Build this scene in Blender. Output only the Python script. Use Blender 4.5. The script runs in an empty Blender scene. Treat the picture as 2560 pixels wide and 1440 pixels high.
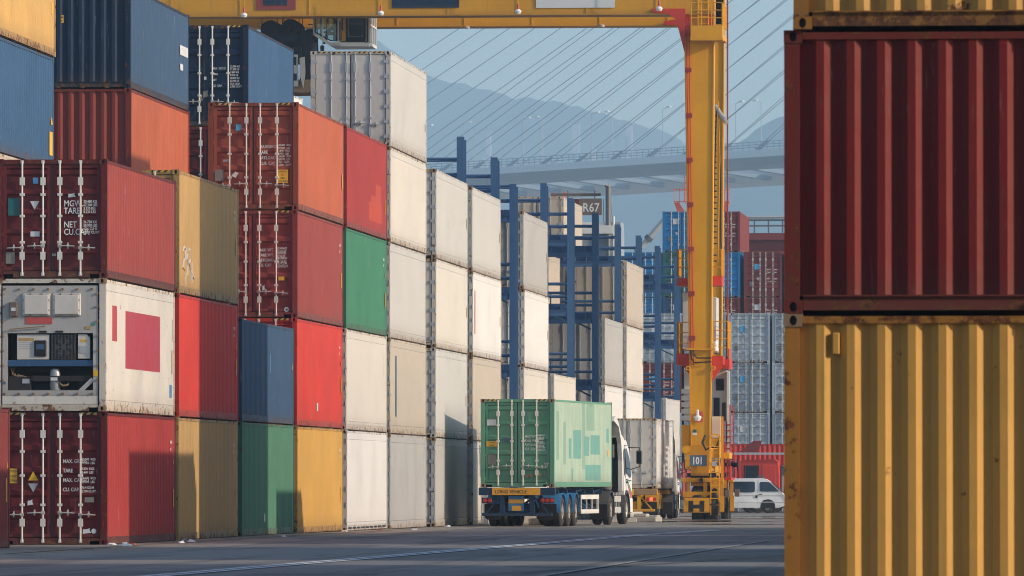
import bpy, bmesh, math, random
from mathutils import Vector, Matrix
random.seed(7)
R = math.radians
S = bpy.context.scene
COL = S.collection

# ------------------------------------------------------------------ camera
F_PX, YAW, PITCH, EYE = 18626.0, R(4.591), R(1.494), 1.36
W_ = Vector((-math.sin(YAW)*math.cos(PITCH), math.cos(YAW)*math.cos(PITCH), math.sin(PITCH)))
R_ = Vector((math.cos(YAW), math.sin(YAW), 0))
U_ = R_.cross(W_)
cd = bpy.data.cameras.new('camera')
cam = bpy.data.objects.new('camera', cd)
COL.objects.link(cam)
cam.matrix_world = Matrix(((R_.x, U_.x, -W_.x, 0), (R_.y, U_.y, -W_.y, 0), (R_.z, U_.z, -W_.z, EYE), (0, 0, 0, 1)))
cd.sensor_width = 36
cd.lens = 36*F_PX/2560
cd.clip_start, cd.clip_end = 1, 30000
cd.dof.use_dof = True
cd.dof.focus_distance = 215
cd.dof.aperture_fstop = 11
S.camera = cam

# ------------------------------------------------------------------ sky, sun, exposure
SUN_AZ, SUN_EL = 103.8, 21.0        # azimuth clockwise from +Y (the view axis)
wd = bpy.data.worlds.new('World')
S.world = wd
wd.use_nodes = True
nt = wd.node_tree
nt.nodes.clear()
sky = nt.nodes.new('ShaderNodeTexSky')
sky.sky_type = 'NISHITA'
sky.sun_disc = False
sky.sun_elevation = R(SUN_EL)
sky.sun_rotation = R(SUN_AZ)
sky.altitude = 0
sky.air_density = 1.2
sky.dust_density = 1.5
sky.ozone_density = 2.5
bg = nt.nodes.new('ShaderNodeBackground')
bg.inputs['Strength'].default_value = 0.15
wo = nt.nodes.new('ShaderNodeOutputWorld')
nt.links.new(sky.outputs[0], bg.inputs[0])
nt.links.new(bg.outputs[0], wo.inputs[0])
sl = bpy.data.lights.new('sun', 'SUN')
sl.energy = 3.3
sl.angle = R(0.53)
sl.color = (1.0, 0.83, 0.66)
so = bpy.data.objects.new('sun', sl)
COL.objects.link(so)
sdir = Vector((math.sin(R(SUN_AZ))*math.cos(R(SUN_EL)), math.cos(R(SUN_AZ))*math.cos(R(SUN_EL)), math.sin(R(SUN_EL))))
so.rotation_euler = sdir.to_track_quat('Z', 'Y').to_euler()
so.location = (60, -20, 60)
S.view_settings.view_transform = 'Standard'
S.view_settings.look = 'None'
S.view_settings.exposure = 0.40
S.view_settings.gamma = 1.0
S.view_settings.use_curve_mapping = False
S.render.engine = 'CYCLES'
S.cycles.max_bounces = 6
S.cycles.diffuse_bounces = 3
S.cycles.glossy_bounces = 3
S.cycles.transparent_max_bounces = 8
S.cycles.volume_bounces = 1
S.cycles.use_denoising = True
S.cycles.filter_width = 1.0
HAZE_DENSITY = 0.00019
HAZE_COLOR = (0.51, 0.75, 0.96)


def at(x, y, Y):
    """world point on the depth plane Y for a position in the 2560 px photograph"""
    d = W_ + R_*((x-1280)/F_PX) - U_*((y-720)/F_PX)
    k = Y/d.y
    return Vector((d.x*k, Y, EYE+d.z*k))


def gz(Y):
    """the yard falls gently towards the water"""
    return -0.0016*max(0.0, min(Y, 450.0)-190.0)


# ------------------------------------------------------------------ mesh helper
class MB:
    def __init__(s):
        s.v, s.f, s.m, s.s = [], [], [], []

    def add(s, vs, fs, m=0, smooth=False):
        o = len(s.v)
        s.v += [tuple(v) for v in vs]
        for f in fs:
            s.f.append([i+o for i in f])
            s.m.append(m)
            s.s.append(smooth)

    def box(s, x0, x1, y0, y1, z0, z1, m=0):
        s.add([(x0, y0, z0), (x1, y0, z0), (x1, y1, z0), (x0, y1, z0), (x0, y0, z1), (x1, y0, z1), (x1, y1, z1), (x0, y1, z1)],
              [(0, 3, 2, 1), (4, 5, 6, 7), (0, 1, 5, 4), (1, 2, 6, 5), (2, 3, 7, 6), (3, 0, 4, 7)], m)
        return s

    def bbox(s, x0, x1, y0, y1, z0, z1, b=0.01, m=0):
        """box with chamfered vertical and top edges"""
        pts = [(x0+b, y0), (x1-b, y0), (x1, y0+b), (x1, y1-b), (x1-b, y1), (x0+b, y1), (x0, y1-b), (x0, y0+b)]
        inn = [(x0+2*b, y0+b), (x1-2*b, y0+b), (x1-b, y0+2*b), (x1-b, y1-2*b), (x1-2*b, y1-b), (x0+2*b, y1-b), (x0+b, y1-2*b), (x0+b, y0+2*b)]
        vs = [(p[0], p[1], z0+b) for p in pts]+[(p[0], p[1], z1-b) for p in pts]
        vs += [(p[0], p[1], z1) for p in inn]+[(p[0], p[1], z0) for p in inn]
        fs = []
        for i in range(8):
            j = (i+1) % 8
            fs += [(i, j, j+8, i+8), (i+8, j+8, j+16, i+16), (j, i, i+24, j+24)]
        fs += [tuple(range(16, 24)), tuple(range(31, 23, -1))]
        s.add(vs, fs, m)
        return s

    def beam(s, p, q, w, h, m=0, up=(0, 0, 1)):
        p, q = Vector(p), Vector(q)
        d = (q-p).normalized()
        up = Vector(up)
        if abs(d.dot(up)) > .99:
            up = Vector((0, 1, 0))
        a = d.cross(up).normalized()*w/2
        b = a.cross(d).normalized()*h/2
        vs = [p-a-b, p+a-b, p+a+b, p-a+b, q-a-b, q+a-b, q+a+b, q-a+b]
        s.add(vs, [(0, 1, 2, 3), (7, 6, 5, 4), (0, 4, 5, 1), (1, 5, 6, 2), (2, 6, 7, 3), (3, 7, 4, 0)], m)
        return s

    def tube(s, pts, r, n=6, m=0, cap=True):
        pts = [Vector(p) for p in pts]
        rr = r if isinstance(r, (list, tuple)) else [r]*len(pts)
        rings = []
        for i, p in enumerate(pts):
            d = (pts[min(i+1, len(pts)-1)]-pts[max(i-1, 0)]).normalized()
            up = Vector((0, 0, 1)) if abs(d.z) < .95 else Vector((0, 1, 0))
            a = d.cross(up).normalized()
            b = a.cross(d)
            rings.append([p+(a*math.cos(2*math.pi*k/n)+b*math.sin(2*math.pi*k/n))*rr[i] for k in range(n)])
        vs = [v for g in rings for v in g]
        fs = [(i*n+k, i*n+(k+1) % n, (i+1)*n+(k+1) % n, (i+1)*n+k) for i in range(len(pts)-1) for k in range(n)]
        s.add(vs, fs, m, True)
        if cap:
            s.add(rings[0], [tuple(range(n))[::-1]], m)
            s.add(rings[-1], [tuple(range(n))], m)
        return s

    def lathe(s, prof, c, axis='z', n=20, m=0):
        """prof: list of (radius, along)"""
        vs = []
        for r, h in prof:
            for k in range(n):
                a = 2*math.pi*k/n
                u, v = r*math.cos(a), r*math.sin(a)
                vs.append({'z': (c[0]+u, c[1]+v, c[2]+h), 'x': (c[0]+h, c[1]+u, c[2]+v), 'y': (c[0]+u, c[1]+h, c[2]+v)}[axis])
        fs = [(i*n+k, i*n+(k+1) % n, (i+1)*n+(k+1) % n, (i+1)*n+k) for i in range(len(prof)-1) for k in range(n)]
        s.add(vs, fs, m, True)
        return s

    def prism(s, poly, a0, a1, axis='x', m=0):
        """poly in the plane across the axis; x: (y,z)  y: (x,z)  z: (x,y)"""
        P = {'x': lambda p, a: (a, p[0], p[1]), 'y': lambda p, a: (p[0], a, p[1]), 'z': lambda p, a: (p[0], p[1], a)}[axis]
        n = len(poly)
        vs = [P(p, a0) for p in poly]+[P(p, a1) for p in poly]
        fs = [(i, (i+1) % n, (i+1) % n+n, i+n) for i in range(n)]
        fs += [tuple(range(n))[::-1], tuple(range(n, 2*n))]
        s.add(vs, fs, m)
        return s

    def strip(s, line, a0, a1, axis='x', m=0, smooth=False):
        """open profile line swept from a0 to a1"""
        P = {'x': lambda p, a: (a, p[0], p[1]), 'y': lambda p, a: (p[0], a, p[1]), 'z': lambda p, a: (p[0], p[1], a)}[axis]
        n = len(line)
        vs = [P(p, a0) for p in line]+[P(p, a1) for p in line]
        s.add(vs, [(i, i+1, i+1+n, i+n) for i in range(n-1)], m, smooth)
        return s

    def mesh(s, name, nm=None):
        me = bpy.data.meshes.new(name)
        me.from_pydata(s.v, [], s.f)
        me.polygons.foreach_set('material_index', s.m)
        me.polygons.foreach_set('use_smooth', s.s)
        for _ in range(nm or (max(s.m)+1 if s.m else 1)):
            me.materials.append(None)
        bm = bmesh.new()
        bm.from_mesh(me)
        bmesh.ops.recalc_face_normals(bm, faces=bm.faces)
        bm.to_mesh(me)
        bm.free()
        me.update()
        if any(s.s):
            me.set_sharp_from_angle(angle=R(42))
        return me


def put(name, me, mats, parent=None, loc=None, rot=None, label=None, cat=None, group=None, kind=None):
    """link a mesh (MB or datablock) as one object with its own materials"""
    if isinstance(me, MB):
        me = me.mesh(name)
    o = bpy.data.objects.new(name, me)
    COL.objects.link(o)
    if not isinstance(mats, (list, tuple)):
        mats = [mats]*max(1, len(me.materials))
    for i, sl_ in enumerate(o.material_slots):
        sl_.link = 'OBJECT'
        sl_.material = mats[min(i, len(mats)-1)]
    if parent:
        o.parent = parent
    if loc:
        o.location = loc
    if rot:
        o.rotation_euler = rot
    tag(o, label, cat, group, kind)
    return o


def tag(o, label=None, cat=None, group=None, kind=None):
    if label: o['label'] = label
    if cat: o['category'] = cat
    if group: o['group'] = group
    if kind: o['kind'] = kind


def thing(name, label, cat, loc=(0, 0, 0), rz=0, group=None):
    o = bpy.data.objects.new(name, None)
    o.empty_display_size = 0.3
    COL.objects.link(o)
    o.location = loc
    o.rotation_euler = (0, 0, rz)
    tag(o, label, cat, group)
    return o


def copy_tree(o, parent=None):
    c = o.copy()
    COL.objects.link(c)
    if parent is not None:
        c.parent = parent
    for ch in o.children:
        copy_tree(ch, c)
    return c


TXT = {}


def text_mesh(body, size, bold=0.0, align='LEFT', face='-y', squeeze=1.0):
    k = (body, size, bold, align, face, squeeze)
    if k in TXT:
        return TXT[k]
    cu = bpy.data.curves.new('lettering', 'FONT')
    cu.body, cu.size, cu.offset, cu.align_x = body, size, bold*size, align
    cu.resolution_u = 2
    cu.space_line = 0.95
    to = bpy.data.objects.new('lettering', cu)
    COL.objects.link(to)
    dg = bpy.context.evaluated_depsgraph_get()
    me = bpy.data.meshes.new_from_object(to.evaluated_get(dg))
    bpy.data.objects.remove(to)
    bpy.data.curves.remove(cu)
    for v in me.vertices:
        x, y, z = v.co
        v.co = (x*squeeze, -z, y) if face == '-y' else (z, x*squeeze, y)
    me.materials.clear()
    me.materials.append(None)
    TXT[k] = me
    return me


# ------------------------------------------------------------------ materials
def nodes(name):
    m = bpy.data.materials.new(name)
    m.use_nodes = True
    t = m.node_tree
    return m, t, t.nodes['Principled BSDF'], t.nodes.new, t.links.new


def flat(name, col, rough=0.55, metal=0.0, spec=0.4, emit=None):
    m, t, b, N, L = nodes(name)
    b.inputs['Base Color'].default_value = (*col, 1)
    b.inputs['Roughness'].default_value = rough
    b.inputs['Metallic'].default_value = metal
    b.inputs['Specular IOR Level'].default_value = spec
    if emit:
        b.inputs['Emission Color'].default_value = (*col, 1)
        b.inputs['Emission Strength'].default_value = emit
    return m


def math_n(t, op, a, b=None, clamp=False):
    n = t.nodes.new('ShaderNodeMath')
    n.operation = op
    n.use_clamp = clamp
    for i, v in enumerate((a, b)):
        if v is None: continue
        if isinstance(v, (int, float)): n.inputs[i].default_value = v
        else: t.links.new(v, n.inputs[i])
    return n.outputs[0]


def ramp_n(t, v, lo, hi, a=0.0, b=1.0):
    n = t.nodes.new('ShaderNodeMapRange')
    n.inputs[1].default_value, n.inputs[2].default_value, n.inputs[3].default_value, n.inputs[4].default_value = lo, hi, a, b
    t.links.new(v, n.inputs[0])
    return n.outputs[0]


def mix_n(t, fac, a, b, mode='MIX'):
    n = t.nodes.new('ShaderNodeMix')
    n.data_type = 'RGBA'
    n.blend_type = mode
    for idx, v in ((0, fac), (6, a), (7, b)):
        if isinstance(v, (int, float)): n.inputs[idx].default_value = v
        elif isinstance(v, (tuple, list)): n.inputs[idx].default_value = (*v, 1)
        else: t.links.new(v, n.inputs[idx])
    return n.outputs[2]


def noise_n(t, vec, scale, detail=4, rough=0.6, dist=0.0):
    n = t.nodes.new('ShaderNodeTexNoise')
    n.inputs['Scale'].default_value = scale
    n.inputs['Detail'].default_value = detail
    n.inputs['Roughness'].default_value = rough
    n.inputs['Distortion'].default_value = dist
    t.links.new(vec, n.inputs['Vector'])
    return n.outputs['Fac']


def map_n(t, vec, scale):
    n = t.nodes.new('ShaderNodeMapping')
    n.inputs['Scale'].default_value = scale
    t.links.new(vec, n.inputs['Vector'])
    return n.outputs['Vector']


def paint(name, col, rust=0.35, dirt=0.35, rough=0.5, patches=(), scrape=0.42, spec=0.16, dirtcol=(0.11, 0.085, 0.065), tone=1.0):
    """weathered container or machine paint: tone drift, vertical streaks, scrapes, rust that gathers along the edges"""
    m, t, b, N, L = nodes(name)
    tc = N('ShaderNodeTexCoord')
    oi = N('ShaderNodeObjectInfo')
    rnd = math_n(t, 'MULTIPLY', oi.outputs['Random'], 83.0)
    add = N('ShaderNodeVectorMath')
    add.operation = 'ADD'
    L(tc.outputs['Object'], add.inputs[0])
    cx = N('ShaderNodeCombineXYZ')
    for i in range(3): L(rnd, cx.inputs[i])
    L(cx.outputs[0], add.inputs[1])
    P = add.outputs[0]
    low = noise_n(t, P, 0.55, 5, 0.6)
    c = mix_n(t, 1.0, col, N('ShaderNodeCombineColor').outputs[0], 'MULTIPLY')
    cc = t.nodes[-2]
    val = ramp_n(t, low, 0.25, 0.75, 1-0.12*tone, 1+0.10*tone)
    for i in range(3): L(val, cc.inputs[i])
    if patches:
        sp = N('ShaderNodeSeparateXYZ')
        L(tc.outputs['Object'], sp.inputs[0])
        wob = math_n(t, 'MULTIPLY', math_n(t, 'SUBTRACT', noise_n(t, P, 9, 3), 0.5), 0.03)
        for (ax, a0, a1, z0, z1, pc) in patches:
            u = math_n(t, 'ADD', sp.outputs['XY'.index(ax.upper())], wob)
            mu = math_n(t, 'LESS_THAN', math_n(t, 'ABSOLUTE', math_n(t, 'SUBTRACT', u, (a0+a1)/2)), (a1-a0)/2)
            mz = math_n(t, 'LESS_THAN', math_n(t, 'ABSOLUTE', math_n(t, 'SUBTRACT', sp.outputs[2], (z0+z1)/2)), (z1-z0)/2)
            c = mix_n(t, math_n(t, 'MULTIPLY', mu, mz), c, pc)
    st = noise_n(t, map_n(t, P, (7, 7, 0.16)), 1.6, 6, 0.7)
    sm = math_n(t, 'MULTIPLY', ramp_n(t, st, 0.54, 0.86), dirt, True)
    c = mix_n(t, sm, c, dirtcol)
    if scrape:
        sc = noise_n(t, map_n(t, P, (9, 9, 0.9)), 1.7, 6, 0.7)
        light = mix_n(t, 0.5, c, (0.62, 0.57, 0.52))
        c = mix_n(t, math_n(t, 'MULTIPLY', ramp_n(t, sc, 0.62, 0.70), scrape, True), c, light)
    sg = N('ShaderNodeSeparateXYZ')
    L(tc.outputs['Generated'], sg.inputs[0])
    ez = math_n(t, 'ADD', ramp_n(t, sg.outputs[2], 0.0, 0.07, 1, 0), ramp_n(t, sg.outputs[2], 0.95, 1.0, 0, 0.7))
    rn = noise_n(t, P, 5.0, 9, 0.72)
    rv = math_n(t, 'ADD', rn, math_n(t, 'MULTIPLY', ez, 0.09))
    th = 0.755-0.15*rust
    rm = ramp_n(t, rv, th, th+0.05)
    rc = mix_n(t, ramp_n(t, noise_n(t, P, 21, 4), 0.35, 0.65), (0.22, 0.085, 0.03), (0.07, 0.028, 0.016))
    c = mix_n(t, rm, c, rc)
    # grime creeping up from the foot
    c = mix_n(t, math_n(t, 'MULTIPLY', ramp_n(t, math_n(t, 'ADD', sg.outputs[2], math_n(t, 'MULTIPLY', st, 0.15)), 0.07, 0.20, 1, 0), dirt*0.8, True), c, dirtcol)
    L(c, b.inputs['Base Color'])
    L(math_n(t, 'ADD', ramp_n(t, low, 0.3, 0.7, rough-0.08, rough+0.12), math_n(t, 'MULTIPLY', rm, 0.3)), b.inputs['Roughness'])
    b.inputs['Specular IOR Level'].default_value = spec
    bp = N('ShaderNodeBump')
    bp.inputs['Strength'].default_value = 0.4
    bp.inputs['Distance'].default_value = 0.035
    L(noise_n(t, P, 1.6, 3), bp.inputs['Height'])
    L(bp.outputs[0], b.inputs['Normal'])
    return m


def stripes(name, ca, cb, freq=7.0, ax='X', slope=1.0):
    m, t, b, N, L = nodes(name)
    tc = N('ShaderNodeTexCoord')
    sp = N('ShaderNodeSeparateXYZ')
    L(tc.outputs['Object'], sp.inputs[0])
    v = math_n(t, 'ADD', sp.outputs['XYZ'.index(ax)], math_n(t, 'MULTIPLY', sp.outputs[2], -slope))
    fr = math_n(t, 'FRACT', math_n(t, 'MULTIPLY', v, freq))
    wear = ramp_n(t, noise_n(t, tc.outputs['Object'], 14, 5), 0.62, 0.68)
    c = mix_n(t, math_n(t, 'LESS_THAN', fr, 0.5), ca, cb)
    c = mix_n(t, math_n(t, 'MULTIPLY', wear, 0.6), c, (0.12, 0.07, 0.04))
    L(c, b.inputs['Base Color'])
    b.inputs['Roughness'].default_value = 0.6
    return m


def glass(name, tint=(0.55, 0.68, 0.72), k=0.25, dark=(0.02, 0.03, 0.035)):
    m, t, b, N, L = nodes(name)
    t.nodes.remove(b)
    out = t.nodes['Material Output']
    tr = N('ShaderNodeBsdfTransparent')
    tr.inputs[0].default_value = (*tint, 1)
    gl = N('ShaderNodeBsdfGlossy')
    gl.inputs['Roughness'].default_value = 0.04
    gl.inputs[0].default_value = (0.9, 0.95, 1, 1)
    fr = N('ShaderNodeFresnel')
    fr.inputs[0].default_value = 1.5
    ms = N('ShaderNodeMixShader')
    L(math_n(t, 'ADD', fr.outputs[0], k*0.2, True), ms.inputs[0])
    L(tr.outputs[0], ms.inputs[1])
    L(gl.outputs[0], ms.inputs[2])
    L(ms.outputs[0], out.inputs['Surface'])
    return m


M = {}
PAINTS = dict(
    maroon=((0.20, 0.042, 0.040), .35, .25), maroon_dark=((0.135, 0.021, 0.023), .35, .25), oxide=((0.31, 0.078, 0.050), .45, .2), rust_red=((0.22, 0.040, 0.032), .3, .15),
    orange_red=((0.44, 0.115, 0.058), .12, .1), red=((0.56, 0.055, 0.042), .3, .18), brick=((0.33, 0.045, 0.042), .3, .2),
    plum=((0.285, 0.058, 0.05), .35, .22), mustard=((0.46, 0.295, 0.118), .4, .3), yellow=((0.58, 0.335, 0.085), .45, .3),
    sand=((0.55, 0.34, 0.12), .5, .3), green=((0.085, 0.215, 0.135), .3, .2), green_deep=((0.055, 0.20, 0.12), .25, .15),
    blue=((0.046, 0.092, 0.165), .3, .2), blue_mid=((0.040, 0.098, 0.195), .2, .15), navy=((0.013, 0.030, 0.064), .4, .3),
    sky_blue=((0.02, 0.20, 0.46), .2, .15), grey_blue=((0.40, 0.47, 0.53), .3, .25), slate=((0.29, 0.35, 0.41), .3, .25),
    teal_dark=((0.03, 0.13, 0.14), .3, .2))
for k_, (c_, r_, d_) in PAINTS.items():
    M[k_] = paint(k_, c_, r_, d_)
for k_ in list(M):
    c_, r_, d_ = PAINTS[k_]
    M[k_+'_frame'] = paint(k_+'_frame', tuple(.84*q for q in c_), r_+.85, d_+.25)
M['brick_patched'] = paint('brick_patched', (0.33, 0.045, 0.042), .3, .2, patches=[('y', 6.6, 10.6, .42, .98, (.44, .072, .048)), ('y', 8.7, 10.2, .95, 1.55, (.43, .07, .048)), ('y', 7.2, 8.8, .9, 1.18, (.42, .07, .048))])
M['fore_red'] = paint('fore_red', (0.185, 0.021, 0.020), .42, .25, rough=.45, scrape=.22)
M['fore_yellow'] = paint('fore_yellow', (0.60, 0.335, 0.08), .72, .35, rough=.45, scrape=.2)
M['fore_yellow_post'] = paint('fore_yellow_post', (0.36, 0.17, 0.035), 1.5, .5, rough=.6, scrape=.1)
M['fore_red_post'] = paint('fore_red_post', (0.16, 0.03, 0.025), 1.3, .4, rough=.6, scrape=.15)
for i_, (c_, r_, d_) in enumerate([((0.64, 0.59, 0.515), .6, .3), ((0.54, 0.52, 0.485), .5, .4), ((0.72, 0.69, 0.65), .5, .25), ((0.50, 0.43, 0.345), .55, .4), ((0.43, 0.415, 0.39), .5, .3)]):
    M['white%d' % i_] = paint('white%d' % i_, c_, r_, d_, rough=.4, dirtcol=(.30, .235, .17), scrape=0, tone=.4)
for i_ in range(5):
    M['white%d_frame' % i_] = paint('white%d_frame' % i_, [(0.55, 0.505, 0.44), (0.49, 0.47, 0.435), (0.60, 0.575, 0.54), (0.51, 0.44, 0.35), (0.45, 0.435, 0.405)][i_], 1.2, .6, rough=.5, dirtcol=(.24, .17, .11), scrape=0, tone=.5)
M['white_rusty_frame'] = paint('white_rusty_frame', (0.60, 0.55, 0.47), 1.25, .5, rough=.5, dirtcol=(.26, .17, .10), scrape=0)
M['white_rusty'] = paint('white_rusty', (0.64, 0.60, 0.535), .85, .3, rough=.4, dirtcol=(.3, .2, .12), scrape=0,
                         patches=[('y', 1.15, 1.95, 1.55, 2.33, (.42, .055, .07)), ('y', 3.35, 9.4, .98, 2.26, (.40, .05, .075)), ('y', 11.1, 11.55, .42, .72, (.10, .22, .38))])
M['rusty'] = paint('rusty', (0.30, 0.20, 0.12), 1.0, .5, rough=.7)
M['steel'] = flat('steel', (0.55, 0.52, 0.47), .42, .35)
M['zinc'] = flat('zinc', (0.72, 0.69, 0.63), .38, .15)
M['steel_dark'] = flat('steel_dark', (0.16, 0.165, 0.175), .5, .5)
M['hinge_grey'] = flat('hinge_grey', (0.40, 0.42, 0.44), .5, .15)
M['black'] = flat('black', (0.012, 0.012, 0.013), .6)
M['rubber'] = flat('rubber', (0.022, 0.021, 0.021), .8)
M['tyre'] = paint('tyre', (0.045, 0.042, 0.040), 0, .5, rough=.85, scrape=0, dirtcol=(.16, .13, .11))
M['rim'] = paint('rim', (0.32, 0.29, 0.25), .4, .5, rough=.6, dirtcol=(.12, .09, .07))
M['grey_plastic'] = paint('grey_plastic', (0.10, 0.10, 0.10), 0, .4, rough=.65, scrape=0, dirtcol=(.2, .17, .14))
M['white_text'] = flat('white_text', (0.75, 0.74, 0.71), .6)
M['dark_text'] = flat('dark_text', (0.05, 0.055, 0.07), .6)
M['sticker_yellow'] = flat('sticker_yellow', (0.78, 0.43, 0.03), .5)
M['sticker_blue'] = flat('sticker_blue', (0.10, 0.38, 0.66), .5)
M['sticker_white'] = flat('sticker_white', (0.62, 0.63, 0.63), .5)
M['sticker_grey'] = flat('sticker_grey', (0.22, 0.21, 0.18), .6)
M['sticker_red'] = flat('sticker_red', (0.52, 0.09, 0.08), .5)
M['sticker_green'] = flat('sticker_green', (0.06, 0.30, 0.17), .5)
M['hazard'] = stripes('hazard', (0.02, 0.02, 0.02), (0.62, 0.36, 0.05), 6.5)
M['gasket'] = flat('gasket', (0.03, 0.032, 0.034), .7)
M['crane_yellow'] = paint('crane_yellow', (0.70, 0.325, 0.018), .22, .22, rough=.42, scrape=.05)
M['crane_girder'] = paint('crane_girder', (0.62, 0.30, 0.028), .2, .55, rough=.5, scrape=0, dirtcol=(.22, .13, .05))
M['crane_base'] = paint('crane_base', (0.58, 0.265, 0.02), .75, .85, rough=.6, scrape=.05, dirtcol=(.035, .028, .022))
M['crane_red'] = paint('crane_red', (0.56, 0.055, 0.035), .15, .12, rough=.45, scrape=.05)
M['crane_dark'] = paint('crane_dark', (0.022, 0.028, 0.042), .3, .2, rough=.6, scrape=0)
M['rack_blue'] = paint('rack_blue', (0.050, 0.115, 0.235), .12, .15, rough=.5, scrape=.15)
M['trailer_blue'] = paint('trailer_blue', (0.06, 0.22, 0.44), .3, .3, rough=.45)
M['trailer_navy'] = paint('trailer_navy', (0.022, 0.05, 0.095), .4, .4, rough=.6)
M['trailer_yellow'] = paint('trailer_yellow', (0.58, 0.30, 0.03), .5, .4, rough=.55)
M['cab_white'] = paint('cab_white', (0.76, 0.74, 0.70), .05, .2, rough=.3, scrape=0, dirtcol=(.35, .29, .23))
M['van_white'] = paint('van_white', (0.76, 0.755, 0.74), .04, .22, rough=.3, scrape=0, dirtcol=(.38, .31, .25))
M['guard_white'] = paint('guard_white', (0.62, 0.59, 0.54), .35, .4, rough=.55, dirtcol=(.2, .15, .1))
M['plate_amber'] = flat('plate_amber', (0.74, 0.36, 0.03), .45)
M['lens_red'] = flat('lens_red', (0.42, 0.03, 0.025), .25, spec=.6)
M['lens_lit'] = flat('lens_lit', (1.0, 0.10, 0.05), .3, emit=1.6)
M['lamp_glass'] = flat('lamp_glass', (0.78, 0.78, 0.76), .2, spec=.6)
M['tint_glass'] = flat('tint_glass', (0.014, 0.022, 0.034), .06, spec=.7)
M['glass'] = glass('glass')
M['cabinet'] = paint('cabinet', (0.62, 0.61, 0.58), .15, .3, rough=.45, scrape=0, dirtcol=(.3, .26, .2))
M['cloth_dark'] = flat('cloth_dark', (0.035, 0.042, 0.06), .85)
M['skin'] = flat('skin', (0.42, 0.25, 0.17), .6)
M['hair'] = flat('hair', (0.015, 0.012, 0.010), .7)
M['board_blue'] = flat('board_blue', (0.085, 0.14, 0.21), .5)
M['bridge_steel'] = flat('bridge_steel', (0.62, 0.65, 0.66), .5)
M['bridge_under'] = flat('bridge_under', (0.15, 0.21, 0.27), .6)  # colour darkened and blued for underside shade and haze; parapets share it
M['cable'] = flat('cable', (0.10, 0.12, 0.14), .6)
M['concrete'] = paint('concrete', (0.42, 0.38, 0.33), .1, .5, rough=.85, scrape=0, dirtcol=(.2, .16, .12))
M['red_lattice'] = paint('red_lattice', (0.60, 0.13, 0.085), .1, .1, rough=.6, scrape=0)
M['paper'] = flat('paper', (0.66, 0.68, 0.72), .8)
M['marking'] = flat('marking', (0.50, 0.55, 0.58), .7)

# ------------------------------------------------------------------ ground, hills, air
def ground_material():
    m, t, b, N, L = nodes('yard_asphalt')
    tc = N('ShaderNodeTexCoord')
    P = tc.outputs['Object']
    sp = N('ShaderNodeSeparateXYZ')
    L(P, sp.inputs[0])
    big = noise_n(t, P, 0.12, 6, 0.65)
    med = noise_n(t, P, 0.9, 6, 0.7)
    fine = noise_n(t, P, 14, 4, 0.7)
    c = mix_n(t, ramp_n(t, big, .3, .7), (0.160, 0.160, 0.162), (0.250, 0.238, 0.220))
    c = mix_n(t, math_n(t, 'MULTIPLY', ramp_n(t, med, .45, .75), .5), c, (0.080, 0.081, 0.084))
    c = mix_n(t, math_n(t, 'MULTIPLY', ramp_n(t, fine, .5, .8), .35), c, (0.24, 0.22, 0.195))
    # tyre-polished tracks running along the lanes
    tr = noise_n(t, map_n(t, P, (1.6, 0.02, 1)), 1.0, 3)
    c = mix_n(t, math_n(t, 'MULTIPLY', ramp_n(t, tr, .52, .66), .55), c, (0.055, 0.056, 0.059))
    oil = noise_n(t, map_n(t, P, (.9, .35, 1)), .8, 5, .6, .6)
    c = mix_n(t, math_n(t, 'MULTIPLY', ramp_n(t, oil, .60, .70), .75), c, (0.028, 0.028, 0.030))
    rp = noise_n(t, map_n(t, P, (.35, .06, 1)), 1.0, 1)
    c = mix_n(t, math_n(t, 'MULTIPLY', math_n(t, 'GREATER_THAN', rp, .60), .45), c, (0.065, 0.066, 0.070))
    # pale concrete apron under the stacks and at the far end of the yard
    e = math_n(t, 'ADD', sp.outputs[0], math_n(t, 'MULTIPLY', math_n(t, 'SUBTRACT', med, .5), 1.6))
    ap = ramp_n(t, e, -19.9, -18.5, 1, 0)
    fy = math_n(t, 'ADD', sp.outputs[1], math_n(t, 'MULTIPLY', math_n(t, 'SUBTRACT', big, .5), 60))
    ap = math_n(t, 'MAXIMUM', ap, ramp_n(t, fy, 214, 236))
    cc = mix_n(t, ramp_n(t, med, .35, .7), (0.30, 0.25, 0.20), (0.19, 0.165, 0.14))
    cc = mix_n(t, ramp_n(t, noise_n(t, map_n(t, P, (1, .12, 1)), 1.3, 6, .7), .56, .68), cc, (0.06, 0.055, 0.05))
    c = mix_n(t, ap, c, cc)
    # slab joints and cracks
    j = math_n(t, 'FRACT', math_n(t, 'MULTIPLY', math_n(t, 'ADD', sp.outputs[1], math_n(t, 'MULTIPLY', sp.outputs[0], .32)), 0.11))
    c = mix_n(t, math_n(t, 'MULTIPLY', math_n(t, 'LESS_THAN', j, .012), .6), c, (0.03, 0.03, 0.03))
    L(c, b.inputs['Base Color'])
    L(ramp_n(t, big, .35, .65, .62, .85), b.inputs['Roughness'])
    b.inputs['Specular IOR Level'].default_value = .3
    bp = N('ShaderNodeBump')
    bp.inputs['Strength'].default_value = .35
    bp.inputs['Distance'].default_value = .02
    L(fine, bp.inputs['Height'])
    L(bp.outputs[0], b.inputs['Normal'])
    return m


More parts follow.
